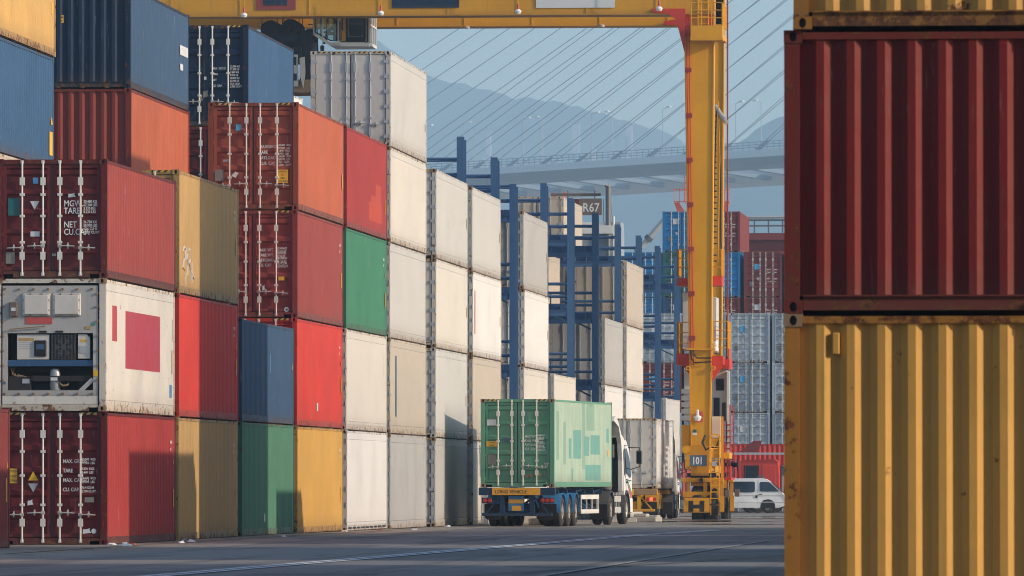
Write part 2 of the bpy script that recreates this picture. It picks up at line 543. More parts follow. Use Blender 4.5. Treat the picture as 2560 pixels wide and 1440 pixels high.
M['ground'] = ground_material()
ys = [-60, 0, 60, 100]+[120+6*i for i in range(60)]+[500, 600, 900, 1500, 3000, 6000, 9300]
xs = [-3300, -600, -200, -80, -40, -26, -20, -14, -8, -2, 6, 20, 60, 200, 600, 3300]
vs, fs = [], []
for Y in ys:
    for X in xs:
        near = -40 < X < 30 and 110 < Y < 470
        vs.append((X, Y, gz(Y)+(random.uniform(-.006, .006) if near else 0)))
n_ = len(xs)
for i in range(len(ys)-1):
    for j in range(n_-1):
        fs.append((i*n_+j, i*n_+j+1, (i+1)*n_+j+1, (i+1)*n_+j))
g = MB()
g.add(vs, fs, 0, True)
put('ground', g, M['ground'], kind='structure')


def strip_on_ground(name, pts, w, mat, dz=0.012):
    b = MB()
    l = []
    for i, p in enumerate(pts):
        q = Vector(pts[min(i+1, len(pts)-1)])-Vector(pts[max(i-1, 0)])
        nrm = Vector((q.y, -q.x)).normalized()*w/2
        l += [(p[0]-nrm.x, p[1]-nrm.y, gz(p[1])+dz), (p[0]+nrm.x, p[1]+nrm.y, gz(p[1])+dz)]
    b.add(l, [(2*i, 2*i+1, 2*i+3, 2*i+2) for i in range(len(pts)-1)])
    return put(name, b, mat, kind='structure')


def worn_paint(name, col, thr):
    m, t, b, N, L = nodes(name)
    tc = N('ShaderNodeTexCoord')
    w = noise_n(t, map_n(t, tc.outputs['Object'], (3, .7, 1)), 2.2, 8, .75)
    c = mix_n(t, ramp_n(t, w, thr, thr+.12), col, (0.11, 0.108, 0.105))
    L(c, b.inputs['Base Color'])
    b.inputs['Roughness'].default_value = .7
    return m


M['line_white'] = worn_paint('line_white', (0.62, 0.68, 0.72), .52)
M['line_faint'] = worn_paint('line_faint', (0.36, 0.37, 0.36), .46)
M['line_yellow'] = worn_paint('line_yellow', (0.42, 0.27, 0.08), .44)
M['tar'] = flat('tar', (0.028, 0.028, 0.03), .6)
for dx in (0, .27):
    strip_on_ground('lane_marking', [(-13.95+dx+.021*(Y-105), Y) for Y in range(96, 222, 6)], .17, M['line_white'])
strip_on_ground('lane_marking', [(-20.9, Y) for Y in range(140, 226, 6)], .15, M['line_yellow'])
strip_on_ground('lane_marking', [(-8.2+.004*(Y-105), Y) for Y in range(96, 240, 6)], .14, M['line_faint'])
strip_on_ground('tar_seam', [(-9.8+(Y-104)*.115, Y) for Y in range(100, 170, 4)], .09, M['tar'], .008)

M['puddle'] = flat('puddle', (0.03, 0.03, 0.032), .05, spec=.6)  # glossy dark sheets added to suggest heat-mirage reflections on the ground
for (px, py, rx, ry) in ((-13.0, 262, 2.2, 3.2), (-15.2, 287, 2.6, 4.5), (-16.0, 300, 1.4, 2.0), (-14.6, 330, 2.8, 5.5), (-11.4, 300, 2.0, 6.0), (-18.2, 355, 3.0, 6.0), (-17.2, 283, 1.0, 3.5)):
    b = MB()
    pts = [(px+rx*math.cos(a)*(1+.25*math.sin(3*a+px)), py+ry*math.sin(a)*(1+.2*math.cos(2*a+py))) for a in [2*math.pi*k/28 for k in range(28)]]
    b.add([(x, y, gz(y)+.014) for x, y in pts], [tuple(range(28))])
    put('puddle', b, M['puddle'], kind='structure')


def ridge(name, D, prof, depth, seed, mat):
    """a wooded hill: ridge heights along X at distance D, falling towards the viewer and behind"""
    rnd = random.Random(seed)
    b = MB()
    prof = sorted(prof)
    N_ = 420
    x0, x1 = prof[0][0], prof[-1][0]
    rows = []
    ph = [(rnd.uniform(0, 6), rnd.uniform(.02, .35), rnd.uniform(.4, 1.0)) for _ in range(14)]
    for (dy, k) in ((-depth, 0), (-depth*.7, .34), (-depth*.4, .66), (-depth*.18, .87), (0, 1.0), (depth*.5, .7), (depth, 0)):
        row = []
        for i in range(N_):
            x = x0+(x1-x0)*i/(N_-1)
            for (a, za), (c, zc) in zip(prof, prof[1:]):
                if a <= x <= c:
                    u = (x-a)/(c-a)
                    u = u*u*(3-2*u)*.5+u*.5
                    z = za+(zc-za)*u
                    break
            r = sum(math.sin(x*f_+p_+dy*.01)*w_ for p_, f_, w_ in ph)
            row.append((x, D+dy+8*math.sin(x*.03+dy), max(-2.0, z*k+(r*.45+rnd.uniform(-.6, .6))*(1.2 if k else 0))))
        rows.append(row)
    v = [p for r in rows for p in r]
    f_ = [(i*N_+j, i*N_+j+1, (i+1)*N_+j+1, (i+1)*N_+j) for i in range(len(rows)-1) for j in range(N_-1)]
    b.add(v, f_, 0, True)
    return put(name, b, mat, kind='structure')


def wood_mat(name):
    m, t, b, N, L = nodes(name)
    tc = N('ShaderNodeTexCoord')
    n1 = noise_n(t, tc.outputs['Object'], .05, 8, .7)
    L(mix_n(t, ramp_n(t, n1, .35, .65), (0.030, 0.052, 0.028), (0.075, 0.10, 0.05)), b.inputs['Base Color'])
    b.inputs['Roughness'].default_value = .95
    return m


M['hill'] = wood_mat('hill_wood')
HD = 8000
pts = [(700, 70), (800, 78), (880, 70), (930, 100), (975, 118), (1020, 160), (1075, 190), (1130, 205), (1200, 222), (1290, 247), (1380, 252), (1440, 266), (1500, 282), (1560, 298), (1600, 312), (1650, 325), (1690, 345), (1730, 372), (1780, 420), (1900, 520)]
ridge('hill', HD, [(-2900, 200), (-1900, 420), (-1240, 478)]+[(at(x, y, HD).x, at(x, y, HD).z) for x, y in pts]+[(90, 30), (700, 4)], 900, 3, M['hill'])
HD2 = 6800
pts = [(1640, 420), (1700, 385), (1760, 372), (1830, 362), (1862, 348), (1890, 328), (1925, 305), (1955, 290), (2050, 240), (2200, 200), (2500, 180)]
ridge('hill', HD2, [(-950, 2), (-680, 80)]+[(at(x, y, HD2).x, at(x, y, HD2).z) for x, y in pts]+[(700, 300), (2000, 130)], 800, 5, M['hill'])

m = bpy.data.materials.new('haze')
m.use_nodes = True
m.node_tree.nodes.clear()
pv = m.node_tree.nodes.new('ShaderNodeVolumePrincipled')
pv.inputs['Color'].default_value = (*HAZE_COLOR, 1)
pv.inputs['Density'].default_value = HAZE_DENSITY
pv.inputs['Anisotropy'].default_value = 0.0
ov = m.node_tree.nodes.new('ShaderNodeOutputMaterial')
m.node_tree.links.new(pv.outputs[0], ov.inputs['Volume'])
hz = MB().box(-3500, 3500, -120, 9500, -4.5, 640)
put('haze', hz, m, kind='stuff')

# ------------------------------------------------------------------ containers
HC, SD = 2.896, 2.591
L40, L20 = 11.96, 6.058
HW = 1.219
LIB = {}


def lib(key, fn):
    if key not in LIB:
        LIB[key] = fn()
    return LIB[key]


def casting_mesh():
    b = MB()
    w, h = 0.17, 0.118

    def face(P):     # a plate with an oval slot and the socket behind it
        n = 16
        hole = [(.034*math.cos(2*math.pi*k/n), .047*math.sin(2*math.pi*k/n)) for k in range(n)]
        rim = []
        for k in range(n):
            c_, s_ = math.cos(2*math.pi*k/n), math.sin(2*math.pi*k/n)
            q_ = max(abs(c_), abs(s_))
            rim.append((c_/q_*w/2, s_/q_*h/2))
        vs = [P(u, v, 0) for u, v in rim]+[P(u, v, 0) for u, v in hole]+[P(u, v, .05) for u, v in hole]
        fs = [(i, (i+1) % n, n+(i+1) % n, n+i) for i in range(n)]
        fs += [(n+i, n+(i+1) % n, 2*n+(i+1) % n, 2*n+i) for i in range(n)]
        b.add(vs, fs, 0)
        b.add([P(u, v, .049) for u, v in hole], [tuple(range(n))], 1)
    face(lambda u, v, d: (u, -w/2+d, v))
    face(lambda u, v, d: (w/2-d, u, v))
    a = w/2
    b.add([(-a, -a, h/2), (a, -a, h/2), (a, a, h/2), (-a, a, h/2)], [(0, 1, 2, 3)])
    b.add([(-a, -a, -h/2), (a, -a, -h/2), (a, a, -h/2), (-a, a, -h/2)], [(3, 2, 1, 0)])
    b.add([(-a, -a, -h/2), (-a, a, -h/2), (-a, a, h/2), (-a, -a, h/2)], [(0, 1, 2, 3)])
    b.add([(-a, a, -h/2), (a, a, -h/2), (a, a, h/2), (-a, a, h/2)], [(0, 1, 2, 3)])
    return b.mesh('corner_casting', 2)


def frame_mesh(H, L, front):
    b = MB()
    e = HW
    for sx in (-1, 1):
        x0, x1 = sorted((sx*(e-.14), sx*e))
        b.box(x0, x1, .004, .13, .118, H-.118)
        b.box(x0, x1, L-.13, L-.004, .118, H-.118)
        b.box(*sorted((sx*(e-.06), sx*(e-.008))), .17, L-.17, .015, .175)
        b.box(*sorted((sx*(e-.065), sx*(e-.004))), .17, L-.17, H-.085, H-.025)
        b.box(*sorted((sx*(e-.09), sx*(e-.0605))), .17, L-.17, .0, .015)
    q = e-.172
    if front in ('blind', 'fork'):
        b.box(-q, q, .008, .07, H-.085, H-.02)
        b.box(-q, q, .03, .07, .03, .17)
        b.box(-q, q, .008, .03, .155, .17)
        for x in (-.62, .0, .62) if front == 'fork' else ():
            b.prism([(x-.09, .125), (x-.05, .0), (x+.05, .0), (x+.09, .125)], .012, .0295, 'y')
    else:
        b.box(-q, q, .012, .10, H-.105, H-.012)
        b.box(-.84, .84, .012, .09, .012, .085)
        b.box(-q, q, .012, .09, .0855, .15)
        b.box(-1.08, -q+.001, .03, .09, .12, .15)
    b.box(-q, q, L-.07, L-.008, H-.085, H-.02)
    b.box(-q, q, L-.07, L-.02, .04, .17)
    b.box(-e+.10, e-.10, .12, L-.12, .10, .13)
    return b.mesh('frame')


def side_mesh(H, L, sx, kind):
    b = MB()
    y, y1 = .135, L-.135
    line = []
    if kind == 'dry':
        o, d, p, fl, sl = HW-.010, .036, .2785, .072, .068
        while y < y1-.28:
            line += [(o, y), (o, y+fl), (o-d, y+fl+sl), (o-d, y+fl+sl+.0705)]
            y += p
        line += [(o, y), (o, y1)]
        b.strip([(sx*u, v) for u, v in line], .172, H-.083, 'z')
    else:
        o, d, p = HW-.012, .010, .155
        while y < y1-.16:
            line += [(o, y), (o, y+.105), (o-d, y+.115), (o-d, y+.145)]
            y += p
        line += [(o, y), (o, y1)]
        b.strip([(sx*u, v) for u, v in line], .25, H-.27, 'z')
        for z0, z1 in ((.17, .2445), (H-.2645, H-.083)):
            x0, x1 = sorted((sx*(HW-.03), sx*(HW-.010)))
            b.box(x0, x1, .135, y1, z0, z1)
    return b.mesh('side_panel')


def end_mesh(H, depth=.045):
    b = MB()
    q = HW-.142
    o, p, fl, sl = .018, .2785, .072, .066
    x = -q
    line = [(x, o+depth), (x+.085, o+depth)]
    x += .085
    while x < q-.30:
        line += [(x+sl, o), (x+sl+fl, o), (x+2*sl+fl, o+depth), (x+p, o+depth)]
        x += p
    line += [(q, o+depth)]
    b.strip(line, .16, H-.08, 'z')
    return b.mesh('end_panel')


def roof_mesh(L, H):
    b = MB()
    line = []
    y = .15
    while y < L-.45:
        line += [(y, H-.045), (y+.14, H-.045), (y+.16, H-.025), (y+.25, H-.025)]
        y += .27
    line += [(L-.15, H-.045)]
    b.strip(line, -HW+.06, HW-.06, 'x')
    return b.mesh('roof_panel')


def door_mesh(H, sx, reefer=False):
    b = MB()
    x0, x1 = .018, HW-.155
    z0, z1 = .165, H-.12
    if reefer:
        a, c = sorted((sx*x0, sx*x1))
        b.bbox(a, c, .03, .10, z0, z1, .008)
        return b.mesh('door')
    for (a, c, e, f) in ((x0, x0+.075, z0, z1), (x1-.075, x1, z0, z1), (x0+.075, x1-.075, z0, z0+.08), (x0+.075, x1-.075, z1-.08, z1)):
        p, q = sorted((sx*a, sx*c))
        b.box(p, q, .045, .10, e, f)
    zz0, zz1 = z0+.08, z1-.08
    n = 5
    h = (zz1-zz0)/n
    line = []
    for k in range(n):
        z = zz0+k*h
        line += [(.094, z), (.094, z+.60*h), (.052, z+.71*h), (.052, z+.89*h)]
    line += [(.094, zz1)]
    p, q = sorted((sx*(x0+.075), sx*(x1-.075)))
    b.strip(line, p, q, 'x')
    return b.mesh('door')


def rod_mesh(H, reefer=False):
    b = MB()
    r = .018 if reefer else .021
    b.tube([(0, .0, .07), (0, .0, H-.05)], r, 8)
    for z in (.05, H-.10):
        b.box(-.035, .035, -.01, .03, z, z+.07)
    for z in ((.42, H-.55) if not reefer else (.34, H-.62)):
        w, h = (.052, .17) if not reefer else (.04, .30)
        b.box(-w, w, -.022, .03, z-.02, z+h-.02, 1 if reefer else 0)
    for z in (.30*H, .52*H, .70*H):
        b.box(-.05, .05, -.024, .04, z-.025, z+.03)
    return b.mesh('lock_rod', 2)


def handle_mesh(sx):
    b = MB()
    b.tube([(0, -.03, 0), (sx*.16, -.045, .0), (sx*.33, -.03, -.01)], .014, 6)
    b.box(-.04, .04, -.03, .02, -.035, .035)
    b.lathe([(0, -.05), (.03, -.045), (.03, .03)], (sx*.18, -.0, 0), 'y', 10)
    b.box(sx*.18-.012, sx*.18+.012, -.02, .03, -.06, .07)
    return b.mesh('handle')


def hinge_mesh(reefer=False):
    b = MB()
    if reefer:
        b.box(-.15, .045, .0, .02, -.055, .055)
        b.tube([(.03, .004, -.07), (.03, .004, .07)], .014, 8)
    else:
        b.box(-.045, .03, -.004, .03, -.045, .045)
        b.tube([(-.005, .0, -.055), (-.005, .0, .055)], .015, 6)
    return b.mesh('hinge')


def gasket_mesh(H, reefer=False):
    b = MB()
    z0, z1 = .16, H-.11
    b.box(-.016, .016, .048, .10, z0, z1)
    for sx in (-1, 1):
        a, c = sorted((sx*(HW-.152), sx*(HW-.141)))
        b.box(a, c, .055, .10, z0, z1)
    if reefer:
        b.box(-HW+.16, HW-.16, .052, .10, z1-.008, z1+.0045)
    else:
        b.box(-HW+.16, HW-.16, .046, .10, z1-.0085, z1+.0045)
    return b.mesh('gasket')


def sticker_mesh(w, h, shape='rect', face='-y'):
    k = ('st', w, h, shape, face)

    def mk():
        b = MB()
        P = {'rect': [(-w/2, -h/2), (w/2, -h/2), (w/2, h/2), (-w/2, h/2)], 'tri': [(-w/2, -h/2), (w/2, -h/2), (0, h/2)],
             'down': [(0, -h/2), (w/2, h/2), (-w/2, h/2)], 'dia': [(0, -h/2), (w/2, 0), (0, h/2), (-w/2, 0)],
             'disc': [(w/2*math.cos(2*math.pi*i/16), h/2*math.sin(2*math.pi*i/16)) for i in range(16)],
             'scrap': [(-w/2, -h/2), (.1*w, -.38*h), (w/2, -h/3), (.3*w, .1*h), (w/3, h/2), (-.2*w, .3*h), (-.45*w, .35*h)]}[shape]
        n = len(P)
        f = (lambda p, d: (p[0], d, p[1])) if face == '-y' else (lambda p, d: (-d, p[0], p[1]))
        b.add([f(p, 0) for p in P]+[f(p, .004) for p in P], [tuple(range(n))]+[(i, i+n, (i+1) % n+n, (i+1) % n) for i in range(n)])
        return b.mesh('sticker')
    return lib(k, mk)


CASTROT = [(1, 0, 0), (-1, 0, -90), (-1, 1, 180), (1, 1, 90)]


def container(loc, kind, H, paintkey, label, L=L40, front='door', detail=2, group=None, rz=0, marks=None, extra=None, name=None, sidekey=None, rod='zinc', group_rear=True, dirt_cast=None):
    """kind dry|reefer; front door|blind|unit; detail 2 near, 1 plain, 0 shell only"""
    t = thing(name or ('reefer_container' if kind == 'reefer' else 'shipping_container'), label, 'container', loc, rz, group)
    p = M[paintkey]
    reefer = kind == 'reefer'
    fk = M.get({'fore_yellow': 'fore_yellow_post', 'fore_red': 'fore_red_post'}.get(paintkey, paintkey+'_frame'), p)
    put('frame', lib(('fr', H, L, 'door' if front == 'unit' else front), lambda: frame_mesh(H, L, 'door' if front == 'unit' else front)), fk, t)
    for sx in (-1, 1):
        put('side_panel', lib(('sd', H, L, sx, kind), lambda: side_mesh(H, L, sx, kind)), M[sidekey] if (sidekey and sx == 1) else p, t)
    put('roof_panel', lib(('rf', L, H), lambda: roof_mesh(L, H)), p, t)
    put('end_panel', lib(('en', H), lambda: end_mesh(H)), p, t, loc=(0, L, 0), rot=(0, 0, math.pi))
    if front in ('blind', 'fork'):
        put('end_panel', lib(('en', H), lambda: end_mesh(H)), p, t)
    if detail >= 2:
        cm = lib('cast', casting_mesh)
        cmat = [M[dirt_cast] if dirt_cast else (M['rusty'] if reefer and random.random() < .65 else fk), M['black']]
        for sx, far, rot in CASTROT:
            for z in (.059, H-.059):
                put('corner_casting', cm, cmat, t, loc=(sx*(HW-.082), (L-.082) if far else .082, z), rot=(0, 0, R(rot)))
    elif detail >= 0:
        cm = lib(('castlow', H, L), lambda: castings_low(H, L))
        put('corner_casting', cm, p, t, kind='stuff')
    if front == 'door' and detail > 0:
        put('gasket', lib(('gk', H, reefer), lambda: gasket_mesh(H, reefer)), M['gasket'], t)
        for sx in (-1, 1):
            d = put('door', lib(('dr', H, sx, reefer), lambda: door_mesh(H, sx, reefer)), p, t)
            for x in ((.13, .60) if reefer else (.185, .64)):
                put('lock_rod', lib(('rd', H, reefer), lambda: rod_mesh(H, reefer)), [M['hinge_grey'] if reefer else M[rod], M['hinge_grey']], d, loc=(sx*x, .012, 0))
                if detail >= 2:
                    put('handle', lib(('hd', sx), lambda: handle_mesh(sx)), M['steel'] if not reefer else M['hinge_grey'], d, loc=(sx*x, .0, .66 if x > .4 else .70))
            nh = 6 if reefer else 4
            if detail >= 2 or reefer:
                for k in range(nh):
                    z = .30+(H-.62)*k/(nh-1)
                    h = put('hinge', lib(('hg', reefer), lambda: hinge_mesh(reefer)), M['hinge_grey'] if reefer else p, d, loc=(sx*(HW-.06 if reefer else HW-.125), -.002 if reefer else .02, z))
                    if sx < 0:
                        h.rotation_euler = (0, math.pi, 0)
        # hazard tape on the header
        if detail >= 2 and H == HC:
            if reefer:
                put('hazard_tape', lib(('tp', 2.0), lambda: sticker_mesh(2.02, .05)), M['hazard'], t, loc=(0, .006, H-.042))
            else:
                for sx in (-1, 1):
                    put('hazard_tape', sticker_mesh(.42, .05), M['hazard'], t, loc=(sx*.78, .006, H-.042))
    for mk in (marks or []):
        decal(t, *mk)
    if extra:
        extra(t, H)
    return t


def castings_low(H, L):
    b = MB()
    for sx in (-1, 1):
        for y in (0, L-.17):
            for z in (0, H-.118):
                b.box(*sorted((sx*(HW-.17), sx*(HW+.003))), y-.003 if y == 0 else y, y+.17 if y == 0 else y+.173, z, z+.118)
    return b.mesh('corner_casting')


def decal(t, what, x, z, *a):
    """what: text | rect tri down dia disc scrap (on the door plane), side:* on the right long side"""
    if what == 'text':
        body, size = a[0], a[1]
        mat = M[a[2]] if len(a) > 2 else M['white_text']
        put('marking', text_mesh(body, size, .012, 'LEFT', '-y', .8), mat, t, loc=(x, .040, z))
    elif what == 'stext':
        put('marking', text_mesh(a[0], a[1], .012, 'LEFT', '+x', a[3] if len(a) > 3 else 1.0), M[a[2]], t, loc=(HW+.001, x, z))
    elif what == 'side':
        put('sticker', sticker_mesh(a[0], a[1], a[3] if len(a) > 3 else 'rect', '+x'), M[a[2]], t, loc=(HW+.001, x, z))
    elif what == 'caution':
        put('caution_plate', sticker_mesh(a[0], a[1]), M['sticker_yellow'], t, loc=(x, .036, z))
        lines = a[2] if len(a) > 2 else ('CAUTION', "9'6\" HIGH", 'CONTAINER')
        for i, s_ in enumerate(lines):
            put('marking', text_mesh(s_, a[1]*.72/len(lines), .01, 'CENTER', '-y', .78), M['dark_text'], t, loc=(x, .033, z+a[1]*(.5-(i+.8)/len(lines)*.98)))
    else:
        w, h, mat = a[0], a[1], a[2]
        put('sticker', sticker_mesh(w, h, what), M[mat], t, loc=(x, .037, z), rot=(0, R(a[3]), 0) if len(a) > 3 else None)


def graffiti(t, H):
    b = MB()
    strokes = [[(.8, 1.0), (1.0, 1.13), (1.25, 1.05), (1.2, .85), (.95, .8), (.85, .62), (1.1, .55)], [(1.45, 1.1), (1.4, .8), (1.6, .95), (1.7, .7), (1.62, .45)], [(1.9, 1.05), (2.1, 1.1), (2.15, .85), (1.95, .75), (2.2, .6), (2.25, .35)],
               [(1.3, .5), (1.28, .2)], [(2.4, .55), (2.7, .5)], [(2.5, .8), (2.48, .3)], [(2.75, .45), (2.95, .4)]]
    for s_ in strokes:
        for (y0, z0), (y1, z1) in zip(s_, s_[1:]):
            b.beam((HW-.004, y0, z0), (HW-.004, y1, z1), .012, .034, up=(1, 0, 0))
    put('graffiti', b, M['white_text'], t)


def weights(rows, x=.25, xn=.66, top=1.75, dz=.205, size=.115, small=.075, mat='white_text'):
    out = []
    for i, (lab, a, b_) in enumerate(rows):
        z = top-i*dz
        out.append(('text', x, z, lab, size, mat))
        out.append(('text', xn, z+.055, a, small, mat))
        out.append(('text', xn, z-.025, b_, small, mat))
    return out

# ------------------------------------------------------------------ the stacks along the lane
X1 = -21.75                      # the face of the front stacks
COLS = [X1-HW, -24.58-HW, -27.42-HW]
BAY = [147.6, 160.6, 173.4, 186.2, 199.0, 211.8, 224.6, 240.1, 254.0, 276.5, 291.5, 320.9, 335.2, 365.0]
ORD = ['ground', 'second', 'third', 'fourth', 'fifth', 'sixth', 'seventh']


def stack(bay, col, rows, group, where, detail=1, dx=0.0):
    """rows from the ground up: (kind, height, paint, colour words, options)"""
    z = gz(BAY[bay])
    for i, (kind, H, key, words, *o) in enumerate(rows):
        o = dict(o[0]) if o else {}
        lab = o.pop('label', None) or '%s on the %s level of %s' % (words, ORD[i], where)
        jx = random.uniform(-.025, .025)
        jy = random.uniform(-.05, .05)
        container((COLS[col]+dx+jx, BAY[bay]+jy, z), kind, H, key, lab, detail=o.pop('detail', detail), group=group, **o)
        z += H+.004


def side_marks(seed, n=3, dark=False):
    """small serial blocks and yellow height strips near the far end of the long side"""
    r = random.Random(seed)
    out = []
    out.append(('side', 11.52, 1.1+r.uniform(-.2, .5), .13, .42, 'sticker_yellow'))
    if n > 1:
        out.append(('stext', 10.9, 2.25, '%06d %d' % (r.randint(100000, 999999), r.randint(0, 9)), .11, 'dark_text' if dark else 'white_text'))
        out.append(('stext', 10.9, 2.08, '%dG1' % r.choice((42, 45)), .11, 'dark_text' if dark else 'white_text'))
    if n > 2:
        out.append(('side', 11.55, 1.85, .10, .12, 'sticker_yellow', 'tri'))
    return out


def serial_col(seed, y=10.9):
    """vertical serial lettering on a white reefer"""
    r = random.Random(seed)
    s_ = '%06d' % r.randint(100000, 999999)
    return [('stext', y, 2.30-.13*i, c, .12, 'dark_text') for i, c in enumerate(s_)]


GF = 'containers stacked along the lane'
GR = 'containers in the row behind the front stacks'
mk_a = weights([('MAX. GROSS', '32.500  KGS', '71.650  LBS'), ('TARE', '3.830  KGS', '8.440  LBS'), ('MAX. CARGO', '28.670  KGS', '63.210  LBS'), ('CU. CAP.', '76.4 CU.M.', '2.700 CU.FT.')], top=1.78)
mk_a += [('rect', .83, .98, .20, .11, 'sticker_grey'), ('tri', -.40, 1.50, .22, .20, 'sticker_yellow'), ('down', -.40, 1.24, .22, .19, 'hinge_grey'),
         ('scrap', -.46, .92, .13, .13, 'sticker_white'), ('scrap', .78, .30, .19, .12, 'sticker_white'), ('disc', .93, .30, .11, .11, 'sticker_white'),
         ('caution', -.88, 1.50, .26, .32), ('text', .01, 1.48, 'I', .05)]
mk_b = [('text', .27, 1.56, 'MGW.', .19), ('text', .27, 1.40, 'TARE', .19), ('text', .27, 1.10, 'NET', .19), ('text', .27, .94, 'CU.CAP.', .19)]
for i_, s_ in enumerate(['30.480 KG', '67.200 LBS', '3.730 KG', '8.230 LBS']):
    mk_b.append(('text', .70, 1.635-.075*i_, s_, .085))
for i_, s_ in enumerate(['26.750 KG', '58.970 LBS', '67.6 CU M', '2.387 CU FT']):
    mk_b.append(('text', .70, 1.19-.075*i_, s_, .085))
mk_b += [('rect', -.35, 2.12, .11, .13, 'sticker_blue'), ('down', -.37, 1.58, .20, .19, 'sticker_white'), ('rect', -.36, .96, .20, .11, 'sticker_white'),
         ('rect', -.83, 1.55, .25, .38, 'teal_dark'), ('rect', -.90, .44, .20, .25, 'sticker_grey'), ('scrap', .45, 1.80, .17, .10, 'sticker_white'), ('text', .01, .48, '100', .08)]
mk_d = weights([('MAXGROSS', '30.480   KGS', '67.200   LBS'), ('TARE', '3.840   KGS', '8.470   LBS'), ('PAYLOAD', '26.640   KGS', '58.730   LBS'), ('CUB. CAP.', '76.4   CUM', '2.700   CUFT')], x=.16, xn=.68, top=1.66, dz=.15, size=.125, small=.078)
mk_d += [('rect', -.40, 2.22, .15, .17, 'sticker_blue'), ('caution', .79, .90, .30, .36, ('CAUTION', "9'6", 'HIGH', 'CONTAINER')), ('rect', -.92, .93, .24, .31, 'sticker_grey'),
         ('scrap', -.48, .95, .13, .20, 'sticker_white', 40), ('scrap', -.72, 1.33, .2, .08, 'sticker_white')]
mk_e = weights([('MAX. WT.', '32.500KGS', '71.650LBS'), ('TARE WT.', '3.870KGS', '8.530LBS'), ('PAYLOAD', '28.630KGS', '63.120LBS'), ('CU. CAP.', '76.3 CU.M.', '2.693CU.FT.')], x=.16, xn=.65, top=1.78, dz=.135, size=.115, small=.078)
mk_e += [('rect', .78, 1.05, .16, .10, 'sticker_yellow'), ('disc', .92, .22, .13, .13, 'sticker_white'), ('disc', .92, .215, .06, .06, 'maroon'), ('scrap', .30, .80, .07, .16, 'sticker_white')]
mk_c = weights([('MAX  GROSS', '32.500 KG', '71.650 LB'), ('TARE', '3.860 KG', '8.510 LB'), ('NET', '28.640 KG', '63.140 LB'), ('CU.  CAP.', '76.4 CU.M', '2.700 CU.FT')], x=.18, xn=.70, top=1.62, dz=.165, size=.085, small=.08)
mk_c += [('rect', -.02, 1.37, .07, .09, 'sticker_white'), ('scrap', .0, .92, .16, .22, 'sticker_grey'), ('scrap', -.14, .80, .1, .2, 'sticker_grey')]
mk_g = [('dia', .30, .92, .30, .32, 'sticker_yellow'), ('rect', .78, .93, .24, .30, 'sticker_grey'), ('tri', .28, .40, .16, .18, 'sticker_yellow'), ('rect', .82, .42, .11, .16, 'sticker_blue')]
for i_, (a_, b__) in enumerate([('MGW', '35000 kg  77160 lb'), ('Tare', '4600 kg  10140 lb'), ('Payload', '30400 kg  67020 lb'), ('Cube', '67.5 m    2384  ft')]):
    z_ = 1.84-.075*i_-(.02 if i_ > 1 else 0)
    mk_g += [('text', .19, z_, a_, .085, 'dark_text'), ('text', .60, z_, b__, .078, 'dark_text')]
for z_ in (2.62, 2.42, 1.93, 1.755, 1.58):
    mk_g.append(('rect', .58, z_, .80, .010, 'dark_text'))
for i_, s_ in enumerate(['Certified leakage', 'of foaming agent', '2004-06-01']):
    mk_g.append(('text', .19, 1.52-.05*i_, s_, .045, 'dark_text'))
mk_g += [('text', .19, 1.33, 'SeaCo', .085, 'dark_text'), ('text', .19, 1.25, 'SRL', .085, 'dark_text'), ('text', .76, .29, 'UNIT', .045, 'dark_text')]


def gooseneck_slots(t, H):
    b = MB()
    for i in range(9):
        b.box(HW-.002, HW+.006, .5+1.25*i, 1.35+1.25*i, .06, .11)
    put('vent_slot', b, M['black'], t)


